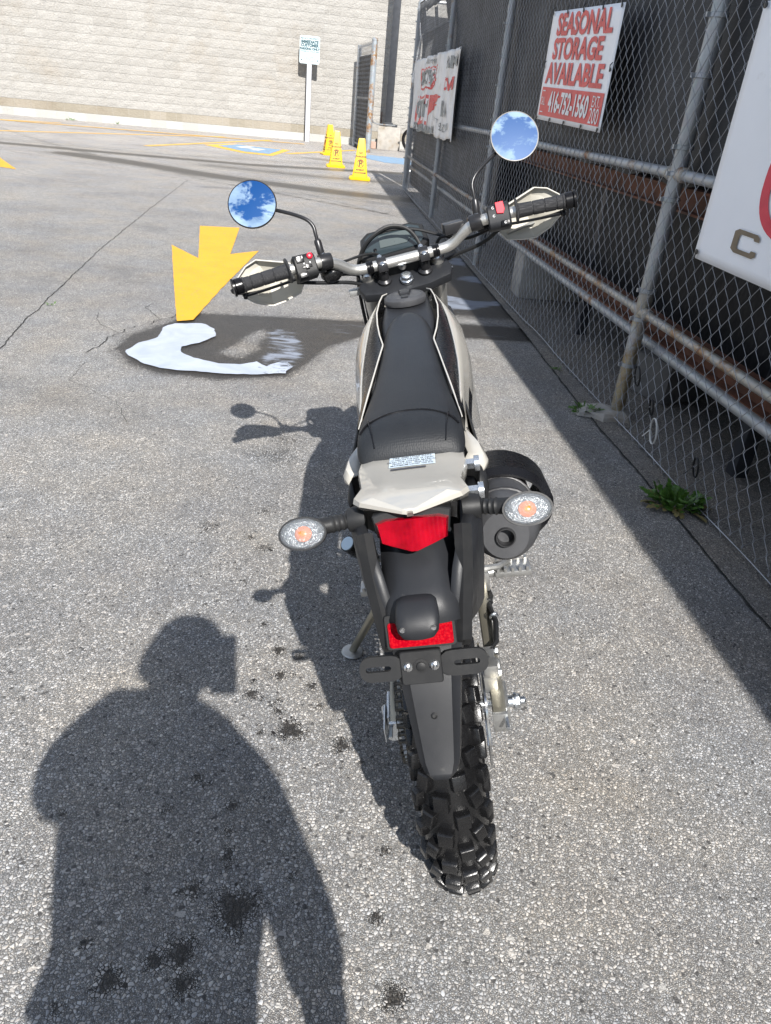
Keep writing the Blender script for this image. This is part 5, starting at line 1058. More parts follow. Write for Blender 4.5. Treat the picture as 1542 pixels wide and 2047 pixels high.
# --- indicators
for s in (1, -1):
    b0 = Vector((-.222, s*.080, .908)); cI = Vector((-.252, s*.150, .912)); mb = Mb()
    mb.lathe([(.018, -.014), (.0185, 0), (.016, .010), (.010, .013)], b0, (0, s, 0), 20); ind = P_('indicator', mb, M['plastic'])
    mb = Mb(); P = []; R_ = []
    for i in range(19): t = i/18; P.append(b0.lerp(cI+Vector((.012, -s*.018, 0)), .2+.8*t)); R_.append(.0098+(.0016 if (i % 3 == 0 and i < 12) else 0)+(.002*t))
    mb.tube(P, R_, 14); P_('stalk', mb, M['plastic'], ind)
    Nn = Vector((-.80, s*.05, .60)).normalized(); Us = Vector((0, -1, 0)); Us = (Us-Nn*Us.dot(Nn)).normalized(); Vs = Nn.cross(Us); Vs = Vs if Vs.z > 0 else -Vs
    def oval(a, b_, d, k=28): return [cI+Us*math.cos(2*math.pi*i/k)*a+Vs*math.sin(2*math.pi*i/k)*b_+Nn*d for i in range(k)]
    mb = Mb(); mb.loft([oval(.012, .008, -.026), oval(.026, .017, -.018), oval(.033, .0225, -.004), oval(.0335, .023, .002), oval(.031, .0205, .002), oval(.028, .018, -.006), oval(.01, .008, -.014)]); P_('lamp_body', mb, M['plastic'], ind, smooth=45)
    mb = Mb(); mb.loft([oval(.0275, .0175, -.005), oval(.009, .007, -.0125)]); P_('reflector_bowl', mb, M['bowl'], ind, smooth=45)
    mb = Mb(); mb.loft([[cI-Nn*.008+Us*math.cos(a)*.0115*r_+Vs*math.sin(a)*.0105*r_+Nn*d for a in np.linspace(0, 2*math.pi, 13)[:-1]] for r_, d in ((.6, -.004), (1, 0), (1.05, .005), (.7, .009), (.2, .0105))]); P_('bulb', mb, M['orange'], ind)
    mb = Mb(); mb.loft([oval(.0315, .0212, .0018), oval(.0312, .0208, .0035), oval(.028, .018, .0085), oval(.020, .0125, .0125), oval(.010, .006, .0145), oval(.002, .0015, .0150), oval(.010, .006, .0130), oval(.020, .0125, .0110), oval(.028, .018, .0070), oval(.0300, .0198, .0022)]); P_('lens', mb, M['clearlens'], ind, smooth=60)
# --- seat
ST = [(-.078, .060, .905, .918), (-.072, .074, .903, .935), (-.055, .082, .903, .951), (-.02, .083, .902, .962), (.025, .082, .90, .958), (.08, .079, .90, .951), (.15, .075, .90, .944), (.25, .070, .895, .938), (.36, .066, .895, .936), (.46, .061, .895, .938), (.55, .056, .90, .946), (.61, .050, .905, .952), (.645, .041, .91, .955), (.665, .026, .915, .955), (.672, .012, .93, .950)]
mb = Mb(); rings = []
for x, hw, zb, zt in ST:
    w = hw; rings.append([(x, -w*1.04, zb), (x, -w*1.05, (zb+zt)/2), (x, -w*.98, zt-.010), (x, -w*.80, zt-.001), (x, -w*.4, zt+.004), (x, 0, zt+.005), (x, w*.4, zt+.004), (x, w*.80, zt-.001), (x, w*.98, zt-.010), (x, w*1.05, (zb+zt)/2), (x, w*1.04, zb)])
mb.loft(rings, cap=True); seat = P_('seat', mb, M['seat'], smooth=60); md = seat.modifiers.new("sub", 'SUBSURF'); md.levels = 2; md.render_levels = 2
def seat_z(x, y):
    xs = [q[0] for q in ST]; hw = np.interp(x, xs, [q[1] for q in ST]); zt = np.interp(x, xs, [q[3] for q in ST]); return zt+np.interp(abs(y)/hw, [0, .4, .8, .98, 1.05], [.005, .004, -.001, -.010, -.022])
sp_ = [(.018-.030*(abs(t)**2.2)*1.5, .080*t, 0) for t in np.linspace(-1, 1, 25)]
mb = Mb(); mb.tube([(x, y*.98, seat_z(x, y)-.0005) for x, y, _ in sp_], .0022, 8); P_('seat_piping', mb, M['glossblack'], seat)
for s, xx in ((1, .056), (-1, .060)):
    mb = Mb(); mb.tube([(x, s*y, seat_z(x, y)) for x, y in ((.010, .066), (-.02, .062), (-.045, .058), (-.066, .055))], .0011, 6); P_('seat_seam', mb, M['glossblack'], seat)
# --- tank console, cap, trim and shrouds
def tz(x): return np.interp(x, [.0, .3, .6, .75, .85, .92, .96], [.940, .932, .938, .952, .960, .950, .92])
mb = Mb(); rings = []
for x, hw in ((.54, .058), (.58, .064), (.66, .068), (.74, .064), (.82, .058), (.88, .052), (.93, .044), (.955, .034)):
    z = tz(x)-(.006 if x < .6 else 0); cr_ = .003 if x < .7 else .004
    rings.append([(x, -hw, z-.035), (x, -hw*.98, z-.006), (x, -hw*.80, z+.002), (x, -hw*.45, z+cr_*.7), (x, 0, z+cr_), (x, hw*.45, z+cr_*.7), (x, hw*.80, z+.002), (x, hw*.98, z-.006), (x, hw, z-.035)])
rings.append([(.972, y*.8, z-.05) for _, y, z in rings[-1]])
mb.loft(rings, cap=False, closed=False); con = P_('tank_console', mb, M['greyplastic'], smooth=60); md = con.modifiers.new("sub", 'SUBSURF'); md.levels = 2; md.render_levels = 2
capO = Vector((.778, .003, .9605)); mb = Mb(); k = 16
def poly(r, z, k=16, ph=.2, w=0): return [capO+Vector((math.cos(2*math.pi*i/k+ph)*r*(1+w*(i % 2)), math.sin(2*math.pi*i/k+ph)*r*(1+w*(i % 2)), z)) for i in range(k)]
mb.loft([poly(.052, -.004), poly(.054, .003), poly(.053, .010, w=.015), poly(.047, .016), poly(.044, .0165), poly(.042, .015), poly(.02, .0155), poly(.002, .016)]); cap_ = P_('fuel_cap', mb, M['muffler'], smooth=22)
mb = Mb(); mb.prism([(-.018, -.012), (.022, -.016), (.030, .0), (.022, .016), (-.018, .012)], .008, capO+Vector((.010, 0, .0145)), (1, 0, 0), (0, 1, 0), cut=.003); mb.box(capO+Vector((-.028, 0, .017)), (.022, .016, .004)); P_('cap_lock_flap', mb, M['greyplastic'], cap_, smooth=25)
# left and right: cream trim line, black band, beige shroud
edge = [(.90, .052), (.85, .062), (.80, .069), (.72, .074), (.64, .071), (.56, .064), (.49, .055), (.475, .055), (.40, .061), (.30, .068), (.20, .075), (.12, .080), (.04, .085)]
outer = [(.955, .052, .905), (.92, .075, .918), (.86, .098, .922), (.78, .115, .918), (.68, .126, .910), (.58, .128, .902), (.48, .124, .894), (.38, .116, .886), (.28, .106, .880), (.18, .098, .878), (.10, .093, .880)]
for s in (1, -1):
    mb = Mb(); L = []
    for x, y in edge: z = tz(x)+.004-(.012 if x < .3 else 0)*(.3-x)/.3; L.append(Vector((x, s*(y+.0015), z)))
    mb.tube(L, [.0014]+[.0018]*(len(L)-6)+[.0017, .0016, .0018, .0014, .0010], 8); P_('trim_line', mb, M['whitetrim'])
    # black band between trim and beige
    bd = [(.90, .054, .064), (.84, .066, .078), (.76, .074, .089), (.66, .074, .096), (.56, .068, .099), (.48, .059, .100), (.38, .065, .100), (.28, .072, .097), (.18, .079, .094), (.08, .085, .093)]
    mb = Mb(); mb.loft([[(x, s*y0, tz(x)-.002), (x, s*(y0*.5+y1*.5), tz(x)-.006), (x, s*y1, tz(x)-.016), (x, s*(y1+.001), tz(x)-.05)] for x, y0, y1 in bd], cap=False, closed=False); P_('side_band', mb, M['glossblack'], smooth=45)
    mb = Mb(); rings = []
    for x, y, z in outer:
        yi = np.interp(x, [q[0] for q in bd][::-1], [q[2] for q in bd][::-1]); yi = min(yi, y-.006); zi = tz(x)-.012 if x < .9 else z
        dn = np.interp(x, [.1, .3, .5, .7, .9, .955], [.05, .09, .20, .28, .20, .10]); fl = np.interp(x, [.1, .4, .7, .955], [.0, .004, .03, .03])
        rings.append([(x, s*yi, zi), (x, s*(yi*.45+y*.55), z+.004), (x, s*y, z-.012), (x+.005, s*(y+.006), z-.045), (x+.03, s*(y+fl), z-dn)])
    mb.loft(rings, cap=False, closed=False); shd = P_('tank_shroud', mb, M['beige'], smooth=30); md = shd.modifiers.new("thickness", 'SOLIDIFY'); md.thickness = .004; md.offset = 0
    for (xa, xb, o0, o1, mt, nm) in ((.40, .66, .014, .040, 'greige', 'grey_stripe'), (.20, .36, .010, .03, 'glossblack', 'black_vent')):
        mb = Mb(); xs = np.linspace(xa, xb, 8); oy = lambda x: np.interp(x, [q[0] for q in outer][::-1], [q[1] for q in outer][::-1]); oz = lambda x: np.interp(x, [q[0] for q in outer][::-1], [q[2] for q in outer][::-1])
        mb.loft([[(x, s*(oy(x)+.0026+.004*o0/.045), oz(x)-.012-o0+.012*(x-xa)), (x+.004, s*(oy(x)+.0085), oz(x)-.012-o1)] for x in xs], cap=False, closed=False); P_(nm, mb, M[mt], shd, smooth=0)
# front: fender, lamp mask
mb = Mb(); mb.loft([[(x, -w, z-.02), (x, -w*.9, z+.004), (x, -w*.3, z+.014), (x, w*.3, z+.014), (x, w*.9, z+.004), (x, w, z-.02)] for x, z, w in ((1.02, .70, .04), (1.10, .735, .055), (1.25, .755, .062), (1.42, .745, .060), (1.56, .71, .048), (1.66, .67, .028), (1.69, .655, .010))], cap=False, closed=False); o = P_('front_fender', st(mb), M['beige'], smooth=60); md = o.modifiers.new("thickness", 'SOLIDIFY'); md.thickness = .004
mb = Mb(); mb.loft([[(1.13+.02*k, y*(1-.10*k), z) for y, z in ((-.085, .99), (-.10, .94), (-.085, .84), (-.03, .79), (.03, .79), (.085, .84), (.10, .94), (.085, .99), (.04, 1.00), (-.04, 1.00))] for k in range(4)]); P_('headlight_cowl', st(mb), M['beige'], smooth=40, bevel=.004)
mb = Mb(); mb.lathe([(.065, 0), (.065, .01), (.05, .025), (.01, .032)], SP+RS@(Vector((1.19, 0, .90))-SP), RS@Vector((1, 0, -.05)), 28); P_('headlight', mb, M['clearlens'])
# --- fork, clamps
mb = Mb()
for s in (1, -1):
    a = Vector((1.012, s*.100, 1.0)); b_ = Vector((1.365, s*.100, .345)); d = b_-a; mb2 = Mb(); mb2.tube([a-d*.012, a+d*.52], .0205, 18); fk = P_('fork_tube', st(mb2), M['alu'], smooth=50)
    mb2 = Mb(); mb2.lathe([(.027, 0), (.029, .02), (.029, .36), (.024, .40)], a+d*.46, d, 20); P_('fork_slider', st(mb2), M['blackmetal'], fk)
    mb2 = Mb(); mb2.lathe([(.0215, 0), (.0215, .006), (.018, .010)], a-d*.012, -d, 20); mb2.lathe([(.012, .009), (.012, .014), (.009, .016)], a-d*.012, -d, 6); P_('fork_cap', st(mb2), M['steel'], fk, smooth=25)
    for k in range(8):
        mb2 = Mb(); mb2.lathe([(.0225, -.008), (.031, 0), (.0225, .008)], a+d*(.30+.022*k), d, 18); P_('gaiter_fold', st(mb2), M['rubber'], fk)
def clampout(k=1.0): return [(.045, .13*k), (.075, .112*k), (.078, .085*k), (.030, .062*k), (.036, .0), (.030, -.062*k), (.078, -.085*k), (.075, -.112*k), (.045, -.13*k), (.008, -.132*k), (-.018, -.122*k), (-.034, -.06*k), (-.038, 0), (-.034, .06*k), (-.018, .122*k), (.008, .132*k)]
d = (Vector((1.365, 0, .345))-Vector((1.012, 0, 1.0))).normalized(); Ux = Vector((-d.z, 0, d.x)); Ux = Ux if Ux.x > 0 else -Ux
for nm, c0, th in (('top_yoke', Vector((.972, 0, .972))+d*.030, .028), ('lower_yoke', Vector((.972, 0, .972))+d*.21, .034)):
    mb = Mb(); mb.prism(clampout(1.0), th, c0, Ux, (0, 1, 0)); xform(mb, lambda p: p+(-d*0)); P_(nm, st(mb), M['greyplastic'], bevel=.006, smooth=35)
yo = Vector((.966, 0, .972))
mb = Mb(); mb.lathe([(.016, -.004), (.018, 0), (.018, .006), (.0145, .007), (.0145, .018), (.011, .020)], yo, -d, 18); P_('stem_nut', st(mb), M['silver'], smooth=25)
mb = Mb(); mb.lathe([(.021, 0), (.021, .012), (.024, .014), (.024, .022), (.018, .023), (.018, .040)], yo+d*.055, d, 20); mb.tube([yo+d*.02, yo+d*.23], .018, 14); P_('steering_stem', st(mb), M['castalu'])
mb = Mb(); kO = Vector((1.022, 0, 1.004)); mb.lathe([(.022, 0), (.022, .014), (.019, .018), (.015, .018), (.012, .012), (.004, .012)], kO, -d, 24); ko = P_('ignition_lock', st(mb), M['steel'], smooth=25)
# handlebar
mb = Mb(); hp = [(.86, .445, 1.084), (.89, .30, 1.086), (.915, .225, 1.083), (.932, .195, 1.074), (.950, .168, 1.056), (.963, .145, 1.036), (.970, .122, 1.028), (.971, .09, 1.027), (.971, 0, 1.027)]
hp = hp+[(x, -y, z) for x, y, z in hp[:-1][::-1]]
def smoothp(P, it=2):
    P = [Vector(p) for p in P]
    for _ in range(it):
        Q = [P[0]]
        for a, b_ in zip(P[:-1], P[1:]): Q += [a.lerp(b_, .25), a.lerp(b_, .75)]
        P = Q+[P[-1]]
    return P
mb.tube(smoothp(hp), .0142, 20); P_('handlebar', st(mb), M['alu'], smooth=60)
for s in (1, -1):
    y = s*.058
    mb = Mb(); mb.lathe([(.020, 0), (.020, .005), (.013, .010), (.013, .038)], Vector((.985, y, .980)), -d, 18); rs_ = P_('bar_riser', st(mb), M['blackmetal'], smooth=25)
    mb = Mb(); mb.lathe([(.0143, -.013), (.0195, -.013), (.0195, .013), (.0143, .013)], (.971, y, 1.027), (0, 1, 0), 24); mb.box((.990, y, 1.033), (.018, .026, .018)); mb.box((.952, y, 1.021), (.018, .026, .018)); P_('bar_clamp', st(mb), M['blackmetal'], rs_, bevel=.0015, smooth=30)
    for x_, z_ in ((.994, 1.042), (.949, 1.030)):
        b_ = Mb(); b_.lathe([(.0068, 0), (.0068, .004), (.0052, .0045), (.0052, .0065), (.002, .0068)], (x_, y, z_), -d, 6); P_('clamp_bolt', st(b_), M['silver'], rs_, smooth=20)
    # rubber ring clamps just outboard
    mb = Mb(); mb.lathe([(.0146, -.010), (.0168, -.010), (.0168, -.004), (.0158, -.002), (.0168, 0), (.0168, .008), (.0146, .008)], (.970, s*.092, 1.0275), (0, 1, 0), 24); P_('cable_band', st(mb), M['glossblack'], smooth=25)
    # grips
    g0, g1 = Vector((.888, s*.302, 1.086)), Vector((.8605, s*.437, 1.084)); gd_ = g1-g0; L = gd_.length; gdn = gd_.normalized()
    pr = [(.0145, 0), (.031, .0), (.032, .002), (.031, .004), (.019, .007), (.0180, .012)]
    for k in range(1, 4): pr += [(.0172, .012+k*.030-.001), (.0158, .012+k*.030), (.0158, .012+k*.030+.0015), (.0172, .012+k*.030+.0025)]
    pr += [(.0175, L-.020), (.0195, L-.018), (.0195, L-.015), (.0178, L-.013)]
    mb = Mb(); mb.lathe(pr, g0, gdn, 28); P_('grip', st(mb), M['grip'], smooth=35)
    mb = Mb(); mb.lathe([(.0185, 0), (.0205, .002), (.0205, .018), (.0185, .020), (.023, .021), (.023, .026), (.010, .028)], g1-gdn*.013, gdn, 26); P_('bar_end', st(mb), M['glossblack'], smooth=30)
    # lever with perch
    mb = Mb(); mb.tube(smoothp([(.925, s*.225, 1.058), (.945, s*.25, 1.054), (.942, s*.30, 1.050), (.928, s*.36, 1.048), (.915, s*.405, 1.048), (.905, s*.425, 1.049)]), .0062, 10, flat=.6); mb.lathe([(.007, -.005), (.0085, 0), (.007, .005)], st(Mb().add([(0, 0, 0)], [])).v[0] and Vector((.903, s*.43, 1.049)), (0, 1, 0), 12); P_('lever', st(mb), M['blackmetal'], smooth=50)
    mb = Mb(); mb.lathe([(.0145, -.016), (.021, -.016), (.021, .016), (.0145, .016)], (.928, s*.205, 1.0785), (-.3, s*1, .1), 22); mb.box((.945, s*.222, 1.063), (.034, .030, .022)); mb.box((.955, s*.20, 1.075), (.02, .022, .03)); pc = P_('lever_perch', st(mb), M['blackmetal'], bevel=.002, smooth=30)
    for q in ((.925, s*.208, 1.098), (.940, s*.235, 1.075)):
        b_ = Mb(); b_.lathe([(.0055, 0), (.0055, .004), (.003, .0045)], q, (-.4, 0, .9), 8); P_('perch_bolt', st(b_), M['steel'], pc, smooth=20)
    # switch housing
    cS = Vector((.905, s*.262, 1.084)); mb = Mb(); axs = Vector((-.19*1, s, .02)).normalized(); e1 = Vector((-.93, 0, .36)).normalized(); e1 = (e1-axs*e1.dot(axs)).normalized(); e2 = axs.cross(e1); e2 = e2 if e2.z > 0 else -e2
    def ssec(d_, a, b_): return [cS+axs*d_+e1*math.copysign(abs(math.cos(t))**.55, math.cos(t))*a+e2*(math.copysign(abs(math.sin(t))**.55, math.sin(t))*b_-.004) for t in np.linspace(0, 2*math.pi, 25)[:-1]]
    mb.loft([ssec(-.030, .022, .028), ssec(-.027, .025, .031), ssec(.024, .026, .033), ssec(.028, .022, .028)]); sw = P_('switch_housing', st(mb), M['plastic'] if s > 0 else M['greyplastic'], smooth=40)
    def onsw(d_, v_, dep): return cS+axs*d_+e1*dep+e2*v_
    def bt(name, d_, v_, w, h, t, mat):
        b_ = Mb(); b_.prism([(-w, -h), (w, -h), (w, h), (-w, h)], t, onsw(d_, v_, .024), axs, e2) if s < 0 else b_.prism([(-w, -h), (w, -h), (w, h), (-w, h)], t, onsw(d_, v_, .024), -axs, e2); b_2 = st(b_); P_(name, b_2, mat, sw, bevel=.0008, smooth=25)
    if s > 0:
        b_ = Mb(); b_.lathe([(.0075, 0), (.0075, .005), (.006, .0065), (.002, .007)], onsw(-.017, .016, .0245), e1, 18); P_('engine_button', st(b_), M['redbtn'], sw)
        bt('dip_switch', .010, .014, .010, .009, .005, M['glossblack']); bt('indicator_switch', -.004, -.008, .013, .0035, .003, M['glossblack']); bt('switch_knob', -.004, -.008, .005, .006, .008, M['rubber']); bt('horn_button', .010, -.026, .011, .007, .005, M['glossblack'])
        pm = Mb()
        for d_, v_, w, h in ((.013, .019, .0035, .0012), (.004, .017, .0012, .003), (.014, .010, .003, .0008), (.002, .001, .0015, .0015), (-.014, .001, .0015, .0015), (.010, -.026, .005, .0012)): pm.box(onsw(d_, v_, .0312 if v_ > .005 or v_ < -.02 else .0262), (.001, .001, .001)); pm.v = pm.v[:-8]; pm.f = pm.f[:-6]; c0 = onsw(d_, v_, .0300 if (v_ > .005 or v_ < -.02) else .0258); pm.add([c0-axs*w-e2*h, c0+axs*w-e2*h, c0+axs*w+e2*h, c0-axs*w+e2*h], [(0, 1, 2, 3)])
        P_('switch_symbols', st(pm), M['white'], sw, smooth=0, fix=False)
    else:
        b_ = Mb(); b_.prism([(-.010, -.013), (.006, -.016), (.011, -.006), (.009, .014), (-.011, .014)], .007, onsw(.004, .013, .023), axs, e2, cut=.001) if True else 0; P_('kill_switch', st(b_), M['redbtn'], sw, smooth=25)
        bt('starter_button', .012, -.026, .010, .006, .005, M['glossblack']); pm = Mb()
        for d_, v_ in ((-.014, .016), (-.014, -.004), (.012, -.026)):
            c0 = onsw(d_, v_, .0262 if v_ > -.02 else .0296)
            for k in range(10):
                a, b2 = 2*math.pi*k/12+.6, 2*math.pi*(k+1)/12+.6; pm.add([c0+axs*math.cos(t)*r_+e2*math.sin(t)*r_ for t, r_ in ((a, .0032), (b2, .0032), (b2, .0022), (a, .0022))], [(0, 1, 2, 3)])
        P_('switch_symbols', st(pm), M['white'], sw, smooth=0, fix=False)
    # hand guard: shallow faceted shell in front of the grip
    G = [(.268, 1.074), (.310, 1.095), (.382, 1.120), (.412, 1.112), (.438, 1.092), (.448, 1.066), (.438, 1.040), (.412, 1.014), (.372, .994), (.335, .997), (.290, 1.008), (.276, 1.030)]
    cy_, cz_ = .365, 1.056
    def gx_(y): return .985-.9*max(0, y-.36)**1.35-.0*(y-.3)
    rings = []
    for k_, dxx in ((1.0, -.012), (.985, .0), (.72, .010), (.30, .016)): rings.append([(gx_(y)+dxx, s*(cy_+(y-cy_)*k_), cz_+(z-cz_)*k_) for y, z in G])
    mb = Mb(); n_ = len(G); V = [p for r_ in rings for p in r_]+[(gx_(cy_)+.018, s*cy_, cz_)]
    F = [(i*n_+j, i*n_+(j+1) % n_, (i+1)*n_+(j+1) % n_, (i+1)*n_+j) for i in range(3) for j in range(n_)]+[(3*n_+j, 3*n_+(j+1) % n_, 4*n_) for j in range(n_)]
    mb.add(V, F); hg = P_('hand_guard', st(mb), M['beigedull'], smooth=22); md = hg.modifiers.new("thickness", 'SOLIDIFY'); md.thickness = .0035; md.offset = 0
    mb = Mb(); rim_ = [Vector(p) for p in rings[0]]; mb.tube(rim_+[rim_[0]], .0013, 6); P_('guard_rim', st(mb), M['whitetrim'], hg)
    mb = Mb(); 
    if s < 0:
        mb.tube([(gx_(.30)+.0045, s*.300, 1.020), (gx_(.33)+.004, s*.345, 1.026), (gx_(.36)+.004, s*.375, 1.031)], [.0075, .0075, .0105], 12, flat=.5); P_('guard_slot', st(mb), M['greyprint'], hg)
        mb = Mb()
    mb.tube(smoothp([(.955, s*.235, 1.075), (.972, s*.27, 1.05), (.962, s*.34, 1.044), (.935, s*.41, 1.046), (.872, s*.452, 1.066), (.860, s*.452, 1.080)]), .006, 8, flat=.5); P_('guard_bar', st(mb), M['blackmetal'], hg)
    # mirror
    head = Vector((.985, s*.350, 1.250)); stem0 = Vector((.93, s*.210, 1.095))
    mb = Mb(); mb.tube(smoothp([stem0, stem0+Vector((.006, s*.002, .05)), Vector((.945, s*.211, 1.172)), Vector((.955, s*.235, 1.197)), head+Vector((.012, -s*.035, -.018))], 2), .0048, 12); mb.lathe([(.0085, 0), (.0095, .003), (.0095, .042), (.006, .047)], stem0+Vector((0, 0, -.005)), (.006, s*.002, .05), 16); mir = P_('mirror', st(mb), M['blackmetal'], smooth=50)
    hw_ = SP+RS@(head-SP)
    # face the glass toward a point above and behind the rider
    camL = bikeM.inverted() @ Vector((0, 0, CAMH)); toC = (camL-hw_).normalized()
    refl = RB.transposed() @ Vector((-.30*s*.6, -.75, .95 if s > 0 else .85)).normalized(); nM = (toC+refl).normalized(); nM = (toC*.62+nM*.38).normalized() if False else nM
    mb = Mb(); mb.lathe([(.004, -.020), (.03, -.019), (.052, -.012), (.0615, -.003), (.0632, .002), (.0625, .0045), (.0595, .0045)], hw_, nM, 40, cap=True); P_('mirror_shell', mb, M['glossblack'], mir, smooth=50)
    mb = Mb(); pr = [(.0600, .0046)]+[(.0600*t, .0046+.0010*(1-t*t)) for t in (.85, .65, .4, .15, .001)]; mb.lathe(pr, hw_, nM, 48, cap=False); P_('mirror_glass', mb, M['mirror'], mir, smooth=80)
# brake reservoir / clutch cover bits
mb = Mb(); mb.box((.968, -.150, 1.075), (.04, .055, .028)); P_('brake_reservoir', st(mb), M['blackmetal'], bevel=.004, smooth=30)
mb = Mb(); mb.lathe([(.010, -.03), (.022, -.015), (.026, 0), (.022, .018), (.008, .03)], (.965, .195, 1.040), (.1, 1, -.05), 18); P_('clutch_boot', st(mb), M['rubber'], smooth=50)
# dashboard
DN = Vector((-.62, 0, .78)).normalized(); DU = Vector((0, -1, 0)); DV = DN.cross(DU); DV = DV if DV.z > 0 else -DV; DO = Vector((1.085, .003, 1.062))
outl = [(-.100, -.034), (-.088, .032), (-.066, .051), (.066, .051), (.096, .033), (.100, -.025), (.072, -.049), (-.066, -.053)]
mb = Mb(); mb.prism(outl, .030, DO-DN*.030, DU, DV, cut=.004); dash = P_('instrument_panel', st(mb), M['plastic'], smooth=30)
mb = Mb(); mb.prism([(a*.86, b_*.80) for a, b_ in outl], .004, DO+DN*.0, DU, DV, cut=.001); P_('panel_glass', st(mb), M['screen'], dash, smooth=20)
mb = Mb(); mb.prism([(-.040, -.020), (-.036, .022), (.046, .022), (.052, -.006), (.036, -.022)], .0015, DO+DN*.0042, DU, DV); P_('lcd_screen', st(mb), M['screenoff'], dash, smooth=0)
mb = Mb()
for a, b_ in ((.062, .006), (-.056, -.022), (.062, -.014)): mb.lathe([(.005, 0), (.005, .002), (.003, .003)], DO+DN*.0045+DU*a+DV*b_, DN, 12)
P_('panel_buttons', st(mb), M['glossblack'], dash)
mb = Mb(); mb.tube([DO+DN*.006+DU*a+DV*b_ for a, b_ in ((-.052, .030), (.050, .030), (.064, .018), (.058, -.016))], .0016, 6); P_('panel_bezel', st(mb), M['steel'], dash)
mb = Mb(); mb.prism([(-.03, -.080), (.03, -.092), (.085, -.088), (.085, .088), (.03, .092), (-.03, .080)], .030, (1.035, 0, .985), (1, 0, .15), (0, 1, 0), cut=.004); P_('meter_cover', st(mb), M['plastic'], smooth=30)
# cables and hoses round the head
def cab(P, r, name='cable', mat='plastic'): mb = Mb(); mb.tube(smoothp(P, 3), r, 8); return P_(name, st(mb), M[mat])
cab([(.945, .215, 1.065), (.99, .16, 1.055), (1.03, .10, 1.055), (1.055, .05, 1.045), (1.06, .04, 1.0), (1.02, .05, .90), (.92, .05, .80)], .0036)
cab([(.955, .20, 1.035), (1.0, .15, 1.02), (1.04, .115, 1.0), (1.06, .12, .92), (1.10, .12, .80), (1.12, .08, .70)], .004)
cab([(1.02, -.07, 1.02), (1.045, -.05, 1.085), (1.05, .0, 1.11), (1.045, .05, 1.10), (1.05, .095, 1.07), (1.08, .125, 1.00), (1.12, .13, .86), (1.18, .12, .72), (1.3, .10, .45)], .0052)
cab([(.945, -.24, 1.05), (.99, -.18, 1.03), (1.03, -.12, 1.055), (1.05, -.06, 1.085), (1.06, .02, 1.10), (1.06, .07, 1.085), (1.075, .115, 1.03), (1.09, .12, .9), (1.06, .10, .78)], .0046)
cab([(.93, -.27, 1.05), (.96, -.22, 1.015), (1.0, -.16, 1.00), (1.03, -.10, .98), (1.02, -.06, .93), (.95, -.05, .85)], .0055)
cab([(.97, -.15, 1.07), (1.0, -.15, 1.05), (1.03, -.11, 1.05), (1.05, -.10, .97), (1.09, -.11, .80)], .0045)
cab([(.93, .29, 1.045), (.96, .22, 1.02), (.99, .15, 1.0), (1.02, .09, .965), (1.0, .06, .90), (.93, .06, .83)], .0050)
mb = Mb(); mb.lathe([(.010, 0), (.011, .006), (.007, .012)], (1.02, -.128, .965), (0, -1, 0), 16); P_('side_reflector', st(mb), M['steel'])
mb = Mb(); mb.box((1.03, .14, .962), (.014, .04, .020)); P_('cable_bracket', st(mb), M['castalu'], bevel=.002)
# --- pegs, stand, pedals
def peg(s, x, z, mat):
    dyp = 0 if s < 0 else -.030
    mb = Mb(); mb.box((x, s*(.180+dyp), z), (.05, .085, .016)); mb.tube([(x, s*.10, z-.005), (x, s*.14, z-.003)], .014, 10); o = P_('foot_peg', mb, mat, bevel=.003)
    for k in range(5):
        for xo in (-.02, .02): b_ = Mb(); b_.box((x+xo, s*(.145+.017*k+dyp), z+.012), (.012, .006, .012)); P_('peg_tooth', b_, mat, o)
peg(-1, .36, .402, M['castalu']); peg(1, .40, .36, M['castalu'])
mb = Mb(); a = Vector((.385, .150, .455)); b_ = Vector((.335, .193, .535)); mb.tube([a, b_], .0195, 18); pf = P_('pillion_peg', mb, M['rubber'], smooth=40)
mb = Mb(); mb.lathe([(.0165, .0), (.0165, .0015), (.001, .002)], b_, (b_-a), 18); P_('peg_end_cap', mb, M['paleblue'], pf)
mb = Mb(); mb.tube([a, Vector((.40, .10, .44))], .010, 8); mb.box((.41, .095, .44), (.08, .012, .09)); P_('peg_bracket', mb, M['castalu'], bevel=.003)
mb = Mb(); a = Vector((.375, -.150, .455)); b_ = Vector((.345, -.185, .50)); mb.tube([(.33, -.10, .43), (.34, -.145, .425), (.38, -.175, .415), (.46, -.18, .40)], .008, 8); P_('brake_pedal', mb, M['castalu'])
mb = Mb(); mb.box((.38, -.105, .44), (.10, .016, .09)); mb.box((.33, -.112, .40), (.03, .02, .05)); P_('peg_bracket', mb, M['castalu'], bevel=.003)
kf = Vector((.514, .269, .0726)); mb = Mb(); kt = Vector((.47, .115, .33)); mb.tube([kt, kt.lerp(kf, .55), kf], [.013, .0115, .0105], 12); ks = P_('side_stand', mb, M['gold'], smooth=50)
mb = Mb(); nG = RB.transposed() @ Vector((0, 0, 1)); mb.lathe([(.030, -.006), (.031, -.003), (.028, .001), (.012, .004)], kf, nG, 22); P_('stand_foot', mb, M['castalu'], ks)

# ------------------------------------------------------------------ second bike behind the fence corner
def copy_tree(o, parent=None):
    c_ = o.copy(); C.objects.link(c_); c_.parent = parent
    for ch in o.children: copy_tree(ch, c_)
    return c_
sb_ = copy_tree(bike); sb_.matrix_world = Matrix.Translation((.85, 24.9, .02)) @ Matrix.Rotation(math.radians(148), 4, 'Z') @ Matrix.Rotation(-.10, 4, 'X')
sb_['label'] = 'second dirt motorcycle standing in shade behind the fence corner by the block wall'

